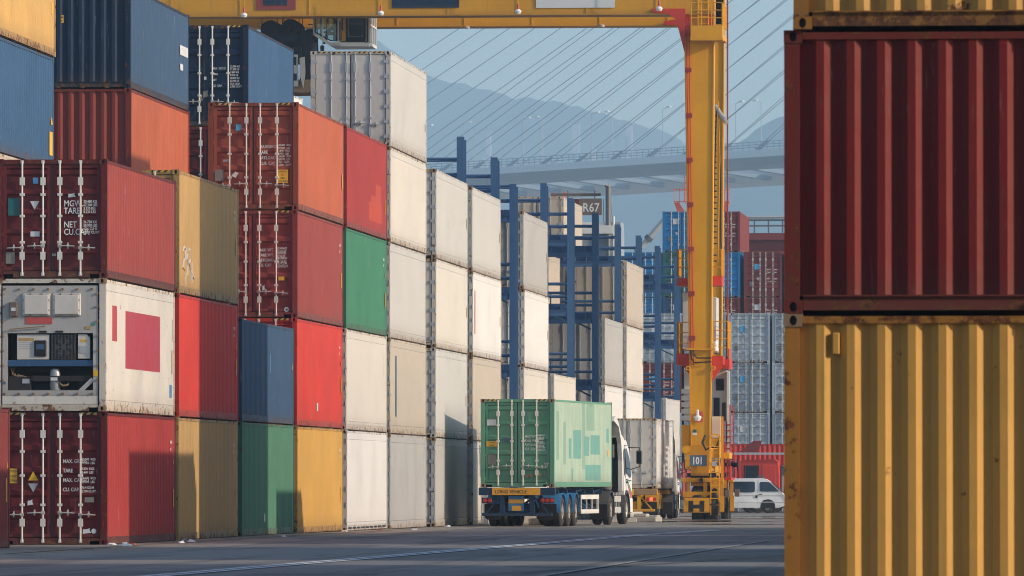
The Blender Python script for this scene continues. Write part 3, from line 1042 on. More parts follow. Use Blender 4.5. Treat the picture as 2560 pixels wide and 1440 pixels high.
def reefer_unit(t, H):
    """refrigeration machinery let into the near end of the white container"""
    gp = put('machine_panel', lib('mpanel', machine_panel), M['unit_grey'], t)
    bolts = MB()
    for x in (-1.0, -.68, -.36, -.04, .28, .60, .92):
        for z in (2.66, .385):
            bolts.lathe([(0, -.03), (.028, -.028), (.028, .03)], (x, .02, z), 'y', 8)
    for z in (2.56, 2.28, 1.96, 1.64, 1.32, 1.0, .68):
        for x in (-1.03, 1.03):
            bolts.lathe([(0, -.03), (.028, -.028), (.028, .03)], (x, .02, z), 'y', 8)
    put('bolt', bolts, M['rusty'], gp, kind='stuff')
    for x in (-.30, .36):
        d = MB().bbox(-.31, .31, -.02, .03, -.25, .25, .02)
        h = put('access_hatch', d, M['unit_beige'], t, loc=(x, .005, 2.32))
        put('hatch_lid', MB().bbox(-.265, .265, -.03, .0, -.215, .215, .012), M['unit_beige'], h, loc=(.0, -.008, 0))
        cl = MB()
        for cx, cz in ((-.13, .23), (.12, .23), (-.13, -.23), (.12, -.23), (-.28, .1), (.28, .1), (-.28, -.12), (.28, -.12)):
            cl.box(cx-.012, cx+.012, -.034, .0, cz-.012, cz+.012)
        put('clasp', cl, M['rusty'], h)
    j = put('junction_box', MB().bbox(-.085, .085, -.06, .03, -.16, .16, .012), M['brown_box'], t, loc=(-.80, .0, 2.22))
    put('name_tag', MB().box(-.05, .05, -.066, -.06, -.035, .035), M['sticker_white'], j)
    put('sticker', sticker_mesh(.58, .15), M['sticker_red'], t, loc=(-.245, .012, 1.975))
    put('wire_rail', MB().tube([(-.90, -.01, 1.74), (-.89, -.015, 1.79), (-.1, -.02, 1.855)], .012), M['rusty'], t)
    put('sticker', sticker_mesh(.12, .07), M['mustard'], t, loc=(.83, .012, 1.82))
    put('sticker', sticker_mesh(.08, .05), M['sticker_green'], t, loc=(.95, .012, 1.89))
    put('sticker', sticker_mesh(.10, .14), M['sticker_yellow'], t, loc=(1.0, .012, .83))
    put('sticker', sticker_mesh(.06, .07, 'disc'), M['board_blue'], t, loc=(-1.0, .012, .62))
    for x in (-.16, .20):
        put('vent', MB().box(-.085, .085, -.004, .03, -.02, .02), M['black'], t, loc=(x, .012, 1.735))
    # bay with the controller, condenser fan and compressor
    put('machine_bay', lib('mbay', machine_bay), M['unit_dark'], t)
    c = put('control_cabinet', MB().bbox(-.355, .355, -.0, .2, -.275, .275, .01), M['unit_beige'], t, loc=(-.38, .06, 1.40))
    put('display', MB().bbox(-.135, .135, -.03, .02, -.175, .175, .02), M['black'], c, loc=(.16, .0, -.03))
    put('screen', MB().box(-.09, .09, -.034, -.0305, -.02, .09), M['unit_screen'], c, loc=(.16, .0, -.03))
    put('sticker', sticker_mesh(.34, .06), M['mustard'], c, loc=(-.15, -.004, .165))
    for k in range(4):
        put('sticker', sticker_mesh(.30, .016), M['hinge_grey'], c, loc=(-.16, -.004, .10-.045*k))
    f = put('condenser_fan', MB().box(-.275, .275, .03, .2, -.275, .275), M['unit_dark'], t, loc=(.29, .06, 1.40))
    ring = MB().lathe([(.245, -.0), (.25, .02), (.215, .03), (.215, .0), (.245, 0)], (0, 0, 0), 'y', 28)
    put('fan_ring', ring, M['unit_dark'], f)
    bl = MB()
    for k in range(6):
        a = k*math.pi/3
        bl.add([(.05*math.cos(a), .012, .05*math.sin(a)), (.2*math.cos(a-.3), .02, .2*math.sin(a-.3)), (.2*math.cos(a+.35), .005, .2*math.sin(a+.35))], [(0, 1, 2)])
    bl.lathe([(0, -.0), (.06, .0), (.06, .03)], (0, 0, 0), 'y', 14)
    put('fan_blade', bl, M['brown_box'], f)
    gr = MB()
    for k in range(18):
        gr.box(-.27+.0315*k-.003, -.27+.0315*k+.003, -.014, -.008, -.275, .275)
    for k in range(9):
        gr.box(-.275, .275, -.008, -.003, -.26+.065*k-.003, -.26+.065*k+.003)
    put('fan_grille', gr, M['steel_dark'], f, kind='stuff')
    e = put('power_box', MB().prism([(-.13, -.26), (.13, -.26), (.13, .19), (.06, .265), (-.13, .265)], .0, .16, 'y'), M['unit_beige'], t, loc=(.735, .06, 1.41))
    put('sticker', sticker_mesh(.12, .05), M['sticker_yellow'], e, loc=(-.01, -.006, .13))
    put('socket', MB().box(-.08, .08, -.008, .0, -.09, .08), M['hinge_grey'], e, loc=(-.02, .0, -.06))
    put('cross_beam', MB().bbox(-.935, .935, .02, .12, -.068, .068, .01), M['blue_mid'], t, loc=(0, .03, 1.045))
    k = MB()
    k.lathe([(0, -.30), (.10, -.29), (.115, -.25), (.115, -.02), (.095, .0), (.115, .02), (.115, .13), (.09, .2), (.03, .225), (0, .225)], (0, 0, 0), 'z', 22)
    cp = put('compressor', k, M['unit_metal'], t, loc=(.085, .20, .72))
    put('compressor_band', MB().box(-.48, .80, -.13, -.10, -.06, .05), M['unit_dark'], cp)
    put('name_tag', MB().box(-.08, .07, -.137, -.131, -.05, .02), M['sticker_white'], cp)
    put('pipe', MB().tube([(.1, -.06, -.10), (.18, -.1, -.16), (.28, -.08, -.15), (.31, -.05, -.08)], .022, 8), M['rusty'], cp)
    put('battery_box', MB().bbox(-.25, .25, .0, .2, -.16, .15, .01), M['unit_dark'], t, loc=(-.68, .10, .61))
    put('sticker', sticker_mesh(.16, .10), M['hinge_grey'], t, loc=(-.54, .09, .66))
    cb = MB()
    for q in range(3):
        cb.tube([(-.88+.04*q, .15, .95), (-.83+.03*q, .13, .80-.02*q), (-.72, .12, .76+.02*q), (-.55+.03*q, .13, .74)], .011, 5)
    put('cable', cb, M['rusty'], t)
    put('brace', MB().beam((.66, .04, .44), (.93, .04, .70), .02, .09), M['unit_grey'], t)
    put('lower_panel', MB().box(-1.045, 1.045, .02, .08, .155, .335), M['white_rusty'], t)
    decal(t, 'caution', .08, .20, .34, .30)


def machine_panel():
    b = MB()
    # frame around the opening z .46..1.70, x -.94..+.94
    z0, z1 = .34, 2.735
    b.box(-1.045, 1.045, .022, .07, 1.702, z1)
    b.box(-1.045, 1.045, .022, .07, z0, .458)
    b.box(-1.045, -.94, .022, .07, .4582, 1.7018)
    b.box(.94, 1.045, .022, .07, .4582, 1.7018)
    return b.mesh('machine_panel')


def machine_bay():
    b = MB()
    b.box(-.939, .939, .42, .44, .459, 1.701)
    b.box(-.9395, -.93, .071, .42, .459, 1.701)
    b.box(.93, .9395, .071, .42, .459, 1.701)
    b.box(-.93, .93, .071, .42, .459, .47)
    b.box(-.93, .93, .071, .42, 1.69, 1.7005)
    b.box(-.5, .12, .30, .42, .85, .96)
    return b.mesh('machine_bay')


M['unit_grey'] = paint('unit_grey', (0.44, 0.42, 0.40), .2, .3, rough=.45, scrape=0)
M['unit_beige'] = paint('unit_beige', (0.60, 0.56, 0.51), .1, .15, rough=.45, scrape=0, dirtcol=(.3, .24, .19))
M['unit_dark'] = paint('unit_dark', (0.035, 0.033, 0.034), .3, .3, rough=.6, scrape=0)
M['unit_metal'] = flat('unit_metal', (0.34, 0.35, 0.36), .4, .3)
M['unit_screen'] = flat('unit_screen', (0.05, 0.10, 0.2), .2)
M['brown_box'] = paint('brown_box', (0.16, 0.12, 0.10), .2, .2)

W0 = ('reefer', HC)
D9 = ('dry', HC)
D8 = ('dry', SD)
# front row, from the camera outwards
stack(0, 0, [(*D9, 'maroon', '', dict(L=L20-.0, label='dark red container sliver cut by the left edge at ground level', marks=[('side', 5.6, 1.2, .13, .5, 'sticker_yellow'), ('side', 5.75, 1.72, .1, .14, 'sticker_yellow', 'tri')]))], GF, '', 2, dx=-1.06)
stack(1, 0, [
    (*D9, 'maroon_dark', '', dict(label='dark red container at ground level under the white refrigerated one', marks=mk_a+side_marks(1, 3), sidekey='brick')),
    ('reefer', HC, 'white_rusty', '', dict(front='unit', extra=reefer_unit, label='rusty white reefer with exposed cooling machinery and a red square', dirt_cast='rusty', marks=[('side', 11.55, 2.0, .06, .5, 'sticker_grey'), ('side', 11.52, 1.25, .1, .55, 'mustard')])),
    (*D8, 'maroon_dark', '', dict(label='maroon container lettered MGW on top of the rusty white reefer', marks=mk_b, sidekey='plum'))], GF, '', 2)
stack(2, 0, [
    (*D9, 'mustard', '', dict(label='mustard container at ground level, second from the left in front', marks=side_marks(4, 2))),
    (*D9, 'red', '', dict(label='bright red container between two mustard ones, half in shadow', sidekey='red', marks=side_marks(5, 3))),
    (*D9, 'mustard', '', dict(label='mustard container with white scribbles, topmost of its stack', marks=side_marks(6, 2), extra=graffiti))], GF, '', 2)
stack(3, 0, [
    (*D9, 'green', '', dict(label='dull green container at ground level under the dark blue one', marks=[('side', 5.0, .45, .3, .25, 'sticker_white', 'scrap')])),
    (*D8, 'blue', '', dict(label='dark blue container on the dull green one, its rim frayed', marks=[('side', 11.6, 1.55, .12, .16, 'sticker_yellow', 'tri'), ('side', 6.4, 1.55, .05, .5, 'sticker_blue')]))], GF, '', 2)
stack(4, 0, [
    (*D9, 'yellow', '', dict(label='warm yellow container at ground level under a bright red one', marks=side_marks(8, 2))),
    (*D9, 'red', '', dict(label='bright red sunlit container directly above the warm yellow one', marks=side_marks(9, 3)+[('side', 5.2, .55, .35, .22, 'sticker_white')])),
    (*D9, 'plum', '', dict(label='rose-brown container with white weight lettering, below the orange-red one', marks=mk_e+side_marks(10, 3))),
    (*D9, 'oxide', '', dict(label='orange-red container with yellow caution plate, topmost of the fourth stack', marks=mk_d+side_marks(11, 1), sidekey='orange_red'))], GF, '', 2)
stack(5, 0, [
    (*W0, 'white2', '', dict(label='clean white reefer at ground level with slotted lower rail', marks=serial_col(2), extra=gooseneck_slots)),
    (*W0, 'white0', '', dict(label='cream white reefer directly under the green container', marks=serial_col(3))),
    (*D9, 'green_deep', '', dict(label='deep green container between a white and a wine red one', marks=side_marks(13, 3))),
    (*D9, 'brick', '', dict(label='wine red container with a bright patch, topmost of the fifth stack', marks=side_marks(14, 1), sidekey='brick_patched'))], GF, '', 2)
stack(6, 0, [
    (*W0, 'white4', '', dict(label='greyish reefer at ground level right of the clean white one', marks=serial_col(4)+serial_col(5, 1.3))),
    (*W0, 'white3', '', dict(label='cream reefer with a thin blue upright bar', marks=serial_col(6)+[('side', 1.9, 1.45, .35, 1.85, 'board_blue')])),
    (*W0, 'white1', '', dict(label='pale reefer at third level right of the green container', marks=serial_col(7))),
    (*W0, 'white0', '', dict(label='yellowed white reefer just below the highest white one', marks=serial_col(8))),
    (*W0, 'white1', '', dict(label='highest white reefer with grey doors under the crane cab', marks=mk_g+[('side', 11.5, 1.1, .15, .25, 'sticker_grey')]))], GF, '', 2)
GW = 'white reefers in the racks'
wk = ['white0', 'white1', 'white2', 'white3', 'white4']
TONE = {'white0': 'cream white', 'white1': 'light grey', 'white2': 'bright white', 'white3': 'beige', 'white4': 'dull grey'}
WHERE = {7: 'the stack left of the green lorry', 8: 'the stack behind the green lorry', 9: 'the stack beside the shortest blue post', 10: 'the two high stack behind the lorry roof',
         11: 'the three high stack past the lorry', 12: 'the four high stack by the blue posts', 13: 'the last low stack beside the crane leg'}
WR = {7: 'the seventh front stack', 8: 'the lorry', 9: 'the shortest post', 10: 'the two high stack', 11: 'the three high stack', 12: 'the last posts', 13: 'the crane leg'}
seq = {7: [4, 1, 0, 1], 8: [0, 3, 2, 1], 9: [2, 0, 2, 4], 10: [1, 0], 11: [0, 2, 4], 12: [0, 2, 0, 3], 13: [3, 1]}
for b_, ks in seq.items():
    rows = []
    for i_, k in enumerate(ks):
        key = wk[k]
        mk = serial_col(20+b_*5+i_)+[('side', 11.5, 1.2+.1*i_, .12, .35, 'mustard')]
        if b_ == 8 and i_ == 2:
            mk += [('side', .9, 1.5, .25, 1.5, 'sticker_red')]
        if b_ == 12 and i_ == 0:
            mk += [('side', .9, 1.5, .2, 2.0, 'sticker_blue')]
        mk += [('dia', .30, .92, .30, .32, 'sticker_yellow'), ('tri', .28, .40, .2, .2, 'sticker_yellow'), ('text', .22, 1.85, 'MGW   34000 kg', .08, 'dark_text'), ('text', .22, 1.72, 'TARE   4640 kg', .08, 'dark_text')]
        rows.append((*W0, key, TONE[key]+' reefer', dict(marks=mk)))
    stack(b_, 0, rows, GW, WHERE[b_], 2 if b_ < 10 else 1)

# the row behind them
stack(1, 1, [(*D9, 'brick', 'brick red container'), (*D9, 'blue', 'blue container'), (*W0, 'white3', 'x', dict(label='beige white container seen as a sliver under the blue one at left')),
             (*D8, 'blue_mid', 'x', dict(label='mid blue container cut by the left edge above the maroon one', marks=[('side', 11.5, .55, .5, .55, 'sticker_yellow'), ('side', 11.6, 1.1, .3, .2, 'sticker_yellow', 'tri')])),
             (*D9, 'sand', 'x', dict(label='sand yellow container in the top left corner', marks=[('side', 11.4, 1.1, .25, .25, 'sticker_yellow')]))], GR, 'the nearest rear stack', 1)
stack(2, 1, [(*D9, 'green', 'green container'), (*D8, 'oxide', 'rust red container')], GR, 'the second rear stack', 1)
stack(3, 1, [(*D9, 'oxide', 'rust red container'), (*D9, 'blue', 'blue container'), (*D9, 'brick', 'brick red container'),
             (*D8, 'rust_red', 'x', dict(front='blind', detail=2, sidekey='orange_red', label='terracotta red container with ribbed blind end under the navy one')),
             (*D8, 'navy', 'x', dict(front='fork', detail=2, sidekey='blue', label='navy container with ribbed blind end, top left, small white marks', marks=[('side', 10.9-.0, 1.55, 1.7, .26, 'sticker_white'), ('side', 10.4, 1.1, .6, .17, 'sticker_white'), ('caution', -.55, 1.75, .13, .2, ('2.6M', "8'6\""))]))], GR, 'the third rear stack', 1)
stack(4, 1, [(*D9, 'red', 'red container'), (*D9, 'blue', 'blue container'), (*D8, 'green', 'green container')], GR, 'the fourth rear stack', 1)
stack(5, 1, [(*D9, 'brick', 'brick red container'), (*D9, 'blue', 'blue container'), (*D9, 'oxide', 'rust red container'),
             (*D9, 'maroon_dark', 'x', dict(detail=2, label='dark maroon container mostly hidden, under the navy doors')),
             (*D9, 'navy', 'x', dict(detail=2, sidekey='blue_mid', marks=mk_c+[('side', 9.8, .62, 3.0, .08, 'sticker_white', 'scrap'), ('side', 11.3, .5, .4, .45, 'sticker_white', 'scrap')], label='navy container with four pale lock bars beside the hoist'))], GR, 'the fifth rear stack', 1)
stack(6, 1, [(*W0, 'white0', 'cream reefer'), (*W0, 'white1', 'light grey reefer'), (*W0, 'white2', 'white reefer'), (*W0, 'white3', 'beige reefer')], GR, 'the sixth rear stack', 1)
stack(7, 2, [(*W0, wk[i % 5], TONE[wk[i % 5]]+' reefer') for i in range(4)]+[(*W0, 'white2', 'x', dict(label='white reefer corner peeping out below the hoist hook'))], GR, 'the third row', 1)
for b_, n, s_ in ((7, 4, 0), (8, 4, 2), (9, 4, 1), (10, 4, 3), (11, 4, 2), (12, 5, 0), (13, 3, 1)):
    rows = []
    for i_ in range(n):
        key = wk[(i_*2+s_) % 5]
        o = dict(marks=[('dia', .30, .92, .30, .32, 'sticker_yellow'), ('tri', .28, .40, .2, .2, 'sticker_yellow'), ('text', .2, 1.85, 'MGW   34000 kg', .08, 'dark_text'), ('text', .2, 1.7, 'TARE   4640 kg', .08, 'dark_text')])
        if b_ == 12 and i_ == 4:
            o['label'] = 'white reefer standing highest behind the blue posts, left of R67'
        rows.append((*W0, key, TONE[key]+' reefer', o))
    stack(b_, 1, rows, 'white reefers in the rear rack row', 'the rear row behind '+WR[b_], 1)

# the dark foreground stack on the right
FG = 'foreground containers at the right edge'
container((-2.967+HW, 68.0, 0), 'dry', HC, 'fore_yellow', 'large yellow ribbed container at bottom right, under the dark red one', front='blind', group=FG, dirt_cast='rusty',
          marks=[], extra=lambda t, H: put('latch_box', MB().bbox(-.03, .035, -.012, .04, -.10, .10, .008), M['fore_yellow'], t, loc=(-.75, .02, H-.27)))
container((-2.967+HW, 68.03, HC+.006), 'dry', SD, 'fore_red', 'large dark red ribbed container at right, between two yellow ones', front='blind', group=FG)
container((-2.88+HW, 68.0, HC+SD+.012), 'dry', HC, 'fore_yellow', 'large yellow ribbed container cut off by the top right corner', front='blind', group=FG)

# the block that goes on behind it, out of the picture, whose shade lies on the lane
GB = 'containers of the block right of the lane'
keys = ['brick', 'blue', 'mustard', 'green', 'oxide', 'plum', 'red', 'navy']
nb = 0


ORDB = ['one', 'two', 'three', 'four', 'five', 'six', 'seven', 'eight', 'nine', 'ten', 'eleven', 'twelve']


def block(x0, Y, cols, n, L=L40, detail=0, H=HC):
    global nb
    for c in range(cols):
        z = gz(Y)
        for k in range(n):
            key = keys[(nb*3+k*5+c) % 8]
            container((x0+HW+c*2.82, Y, z), 'dry', H, key, '%s container, level %s, in bay %s of the unseen blocks beside the lane' % (key.replace('_', ' '), ORD[k], ORDB[round((Y-95)/12.4) % 12]+(' (column %s)' % ORD[c] if cols > 1 else '')), L=L, front='blind', detail=detail, group=GB)
            z += H+.004
            nb += 1


block(-3.7, 95.4, 1, 3)
block(-3.7, 107.7, 1, 3)
block(-5.0, 126.9, 1, 3)
block(-2.18, 133.5, 1, 3)
block(-5.0, 139.6, 1, 3)
block(-5.0, 160.3, 1, 3)
block(-5.0, 173.3, 4, 6)
block(-5.0, 189.9, 1, 3, L20-.0, H=SD)
block(-5.0, 196.4, 1, 2)
block(-5.0, 208.9, 1, 2)
block(-5.0, 221.4, 1, 2)
block(.45, 37.6, 4, 5)  # this and the next: unseen stacks added to keep skylight off the foreground faces
block(.3, 50.3, 4, 5)
for Y in (28, 41, 54, 67, 80, 93, 106, 119):  # unseen row left of the lane, added to block more of that skylight
    block(X1-2*HW-.2, Y, 1, 3)

# the far block across the end of the yard
GFAR = 'containers stacked at the far end of the yard'


def far_stack(x0, Y, rows, names, mk=None):
    z = gz(Y)
    for (H, key, lab), nm in zip(rows, names):
        if key:
            container((x0+HW, Y, z), 'dry', H, key, lab or '%s container, %s level of %s' % (key.replace('_', ' '), nm, mk), detail=1, group=GFAR, rod='steel')
        z += H+.004


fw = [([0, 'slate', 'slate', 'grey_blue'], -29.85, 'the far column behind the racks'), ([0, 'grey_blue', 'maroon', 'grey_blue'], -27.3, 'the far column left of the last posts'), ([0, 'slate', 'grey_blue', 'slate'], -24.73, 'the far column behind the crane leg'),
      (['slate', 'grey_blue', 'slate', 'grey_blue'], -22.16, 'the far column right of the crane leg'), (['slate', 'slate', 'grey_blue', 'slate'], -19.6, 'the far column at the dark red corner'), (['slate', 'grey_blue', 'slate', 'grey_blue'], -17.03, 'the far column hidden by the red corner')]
for ks, x, wh in fw:
    far_stack(x, 433.0, [(HC, k, None) for k in ks], ORD, wh)
HF = [SD, SD, HC, HC, SD, HC, SD]
f2 = [(-31.0, [0, 0, 0, 'blue_mid', 'sky_blue', 'sky_blue'], 'the rearmost column left of the blue tower'), (-28.5, [0, 0, 0, 'maroon', 'blue_mid', 'teal_dark', 'sky_blue'], 'the rearmost tall blue column'),
      (-25.97, [0, 0, 0, 'plum', 'maroon', 'sky_blue', 'maroon'], 'the rearmost tall column right of the crane leg'), (-23.3, [0, 0, 0, 'plum', 'maroon', 'maroon'], 'the rearmost maroon column at right'),
      (-20.7, [0, 0, 0, 'plum', 'plum', 'maroon'], 'the rearmost column hidden by the red corner')]
for x, ks, wh in f2:
    far_stack(x, 475.0, [(h, k, None) for h, k in zip(HF, ks)], ORD, wh)
for o in list(COL.objects):     # white print and stickers on a few of the far doors
    if o.get('group') == GFAR and o.type == 'EMPTY':
        r_ = random.Random(o.name)
        H_ = 2.6
        decal(o, 'rect', -.36, 1.95, .36, .36, 'sticker_white' if r_.random() < .6 else 'sticker_blue')
        decal(o, 'rect', -.72, .85, .26, .30, 'sticker_grey')
        if 'maroon' in o['label'] or 'plum' in o['label']:
            for z_, s_ in ((1.72, 'MGW'), (1.54, 'TARE'), (1.14, 'NET'), (.96, 'CU.CAP')):
                decal(o, 'text', .24, z_, s_, .13)
            for z_, s_ in ((1.72, '30480'), (1.54, '3980'), (1.14, '26500'), (.96, '67.6')):
                decal(o, 'text', .70, z_, s_, .11)
        decal(o, 'down', -.30, 1.15, .24, .2, 'sticker_white')

# ------------------------------------------------------------------ blue reefer racks between the bays
def rack(i, D, ztop, label):
    X = -22.05
    z0 = gz(D)
    t = thing('reefer_rack', label, 'steel rack', (X, D, z0), 0, 'blue service racks between the reefer bays')
    m = M['rack_blue']
    H = ztop-z0
    post = lib(('post', round(H, 2)), lambda: ipost(H))
    for k in range(3):
        for y in (0, .80):
            put('post', post, m, t, loc=(-5.64*k, y, 0 if y == 0 else -.08))
    for k in range(4):
        z = 11.06-2.87*k-z0+(-.05 if i == 2 else 0)
        w = put('walkway', lib('walk', walkway), m, t, loc=(0, 0, z))
        put('divider', lib('walkdiv', walk_dividers), m, w, kind='stuff')
        for dz in (.80, 1.32):
            put('handrail', lib('rail', lambda: MB().tube([(-13.5, -.06, 0), (-.11, -.06, 0)], .045, 6).tube([(-13.5, .86, -.03), (-.11, .86, -.03)], .04, 6).mesh('handrail')), m, t, loc=(0, 0, z+dz))
        b = MB()
        for x in (-1.9, -3.75, -7.5, -9.4):
            b.box(x-.035, x+.035, -.09, -.03, .46, 1.33)
        put('rail_post', b if k < 0 else lib('railpost', lambda: b.mesh('rail_post')), m, t, loc=(0, 0, z), kind='stuff')
    if i in (3, 4, 5):
        for z in (8.3-z0, 5.4-z0):
            st = MB()
            for y in (.1, .7):
                st.beam((-4.4, y, z), (-2.5, y, z+2.85), .07, .2)
            for k in range(11):
                u = (k+.5)/11
                st.box(-4.4+1.9*u-.12, -4.4+1.9*u+.12, .14, .66, z+2.85*u-.015, z+2.85*u+.015)
            put('stair', st, m, t)
    br = MB()
    for k in range(3):
        br.beam((-.2, .4, 2.4+2.87*k), (-5.4, .4, 5.0+2.87*k), .07, .07)
    put('brace', br, m, t)
    return t


def ipost(H):
    b = MB()
    b.box(-.12, .12, -.125, -.10, 0, H)
    b.box(-.12, .12, .10, .125, 0, H)
    b.box(-.012, .012, -.0995, .0995, 0, H)
    b.box(-.13, .13, -.14, .14, .0, .03)
    for z in range(1, int(H), 3):
        b.box(.013, .10, -.0995, .0995, z, z+.015)
    return b.mesh('post')


def walkway():
    b = MB()
    b.box(-13.6, -.13, -.10, -.085, .0, .20)
    b.box(-13.6, -.13, -.16, -.02, -.02, -.001)
    b.box(-13.6, -.13, -.16, -.02, .2005, .215)
    b.box(-13.6, -.13, -.02, .80, .2155, .235)
    b.box(-13.6, -.13, .30, .32, .236, .46)
    b.box(-13.6, -.13, .86, .875, .0, .46)
    return b.mesh('walkway')


def walk_dividers():
    b = MB()
    for k in range(27):
        b.box(-.4-.5*k-.02, -.4-.5*k+.02, -.02, .299, .236, .44)
    return b.mesh('divider')


RD = [(252.68, 13.13), (266.6, 13.03), (275.0, 12.41), (290.0, 13.04), (304.4, 13.0), (319.0, 12.93), (333.6, 12.93), (348.6, 12.93), (363.2, 12.9), (379.4, 12.86)]
RL = ['leftmost blue rack with tallest posts above the reefers', 'second blue rack from the left, over the white stack', 'shortest blue rack, its post standing clear before a white reefer',
      'blue rack whose post rises right of the shortest one', 'blue rack with long walkways left of the R67 board', 'blue rack whose post stands before the R67 board', 'blue rack under the tall exhaust pipe',
      'blue rack below the open sky, right of the exhaust pipe', 'second blue rack from the crane leg', 'blue rack nearest the yellow crane leg']
for i_, ((D, zt), lb) in enumerate(zip(RD, RL)):
    rack(i_, D, zt, lb)

# ------------------------------------------------------------------ the cable-stayed bridge
BK = 1.5                               # enlarged and pushed out over the channel so the haze fades it
BO = Vector((-141.1, 1700.0, 0))
BD = Vector((.637, -.771, 0)).normalized()
BN = Vector((-BD.y, BD.x, 0))         # from the near edge to the far edge
BZ = 72.6


def bp_(u, v, z):
    p = (BO+BD*u+BN*v)*BK
    return (p.x, p.y, z*BK)


br = thing('cable_stayed_bridge', 'hazy cable-stayed bridge with twin decks crossing behind the stacks', 'bridge', bp_(380, 25, 0))
bl = -br.location


def deck(name, v0, v1, edge):
    b = MB()
    n = 40
    d_ = 1.6*edge
    prof = [(v0, BZ-d_), (v0, BZ-1.6-d_), (v0+(v1-v0)*.25, BZ-3.2-d_), (v0+(v1-v0)*.6, BZ-3.6-d_), (v1, BZ-2.0-d_), (v1, BZ-d_)]
    us = [-900+50*k for k in range(36)]
    vs = [bp_(u, v, z+4.2*(1-((u-380)/900)**2)-3.0) for u in us for v, z in prof]
    k_ = len(prof)
    for i in range(len(us)-1):
        for j in range(k_):
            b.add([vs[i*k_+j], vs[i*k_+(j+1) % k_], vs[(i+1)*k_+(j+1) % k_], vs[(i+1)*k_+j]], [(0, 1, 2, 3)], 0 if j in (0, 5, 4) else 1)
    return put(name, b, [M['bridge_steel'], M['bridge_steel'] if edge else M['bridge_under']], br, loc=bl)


def bz(u):
    return BZ+4.2*(1-((u-380)/900)**2)-3.0


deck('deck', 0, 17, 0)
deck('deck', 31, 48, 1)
cb = MB()
for k in range(-30, 70):
    u = 9+18*k/1.32
    if -880 < u < 850:
        cb.beam(bp_(u, 16.5, bz(u)-2.6), bp_(u, 31.5, bz(u)-4.2), 2.2*BK, .9*BK)
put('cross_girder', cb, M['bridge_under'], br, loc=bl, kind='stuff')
for v in (.3, 47.7):
    b = MB()
    for k in range(420):
        u = -560+2.2*k
        b.add([bp_(u, v, bz(u)), bp_(u+.22, v, bz(u)), bp_(u+.22, v, bz(u)+1.75), bp_(u, v, bz(u)+1.75)], [(0, 1, 2, 3)])
        b.add([bp_(u+.11, v-.1, bz(u)), bp_(u+.11, v+.1, bz(u)), bp_(u+.11, v+.1, bz(u)+1.75), bp_(u+.11, v-.1, bz(u)+1.75)], [(0, 1, 2, 3)])
    for z in (.55, 1.1, 1.72):
        for k in range(14):
            u = -560+66*k
            b.beam(bp_(u, v, bz(u)+z), bp_(u+66, v, bz(u+66)+z), .2, .2)
    put('parapet', b, M['bridge_under'], br, loc=bl, kind='stuff')
for i in range(32):
    u = -119+13.62*i
    for v in (1.6, 46.4):
        if abs(u-380) < 20: continue
        q = abs(u-380)
        top = Vector(bp_(380+(2 if u > 380 else -2), 24, 196+58*min(1, q/520)))
        a = Vector(bp_(u, v, bz(u)-.2))
        s_ = MB()
        mid = [a.lerp(top, k/8)-Vector((0, 0, .006*q*math.sin(math.pi*k/8))) for k in range(9)]
        s_.tube(mid, .12, 5)
        o = put('stay_cable', s_, M['cable'], br, loc=bl)
        sock = MB().tube([a, a.lerp(top, 7/(top-a).length)], [.75, .42], 6)
        put('anchor', sock, M['bridge_under'], o)
twr = MB().tube([bp_(380, 24, -3), bp_(380, 24, 60), bp_(380, 24, 180), bp_(380, 24, 268)], [13, 11, 7.5, 4.8], 16)
put('pylon', twr, M['concrete'], br, loc=bl)


def bridge_lamp(u, v, side, label):
    t = thing('street_lamp', label, 'street lamp', bp_(u, v, bz(u)), math.atan2(BD.y, BD.x), 'street lamps along the bridge')
    t.scale = (BK, BK, BK)
    put('pole', lib('lp', lambda: MB().tube([(0, 0, 0), (0, 0, 11.2)], [.13, .08], 6).mesh('pole')), M['hinge_grey'], t)
    put('arm', lib(('la', side), lambda: MB().tube([(0, 0, 11.1), (side*1.6, 0, 11.4)], .06, 5).mesh('arm')), M['hinge_grey'], t)
    put('lamp_head', lib(('lh', side), lambda: MB().bbox(side*2.2-.8, side*2.2+.8, -.3, .3, 11.3, 11.7, .1).mesh('lamp_head')), M['lamp_glass'], t)


def u_at(x):
    lo, hi = -400.0, 400.0
    for _ in range(50):
        mid = (lo+hi)/2
        p = Vector(bp_(mid, 8, 70))-Vector((0, 0, EYE))
        px = 1280+F_PX*p.dot(R_)/p.dot(W_)
        if px < x: lo = mid
        else: hi = mid
    return lo


for k_, (x, sd) in enumerate([(1186, -1), (1307, 1), (1356, -1), (1479, 1), (1531, -1), (1657, 1), (1839, 1), (1903, -1), (1063, 1)]):
    bridge_lamp(u_at(x), 8, sd, '%s lamp post from the left on the hazy bridge, arm to the %s' % (['first', 'second', 'third', 'fourth', 'fifth', 'sixth', 'seventh', 'eighth', 'outermost hidden'][k_], 'right' if sd > 0 else 'left'))

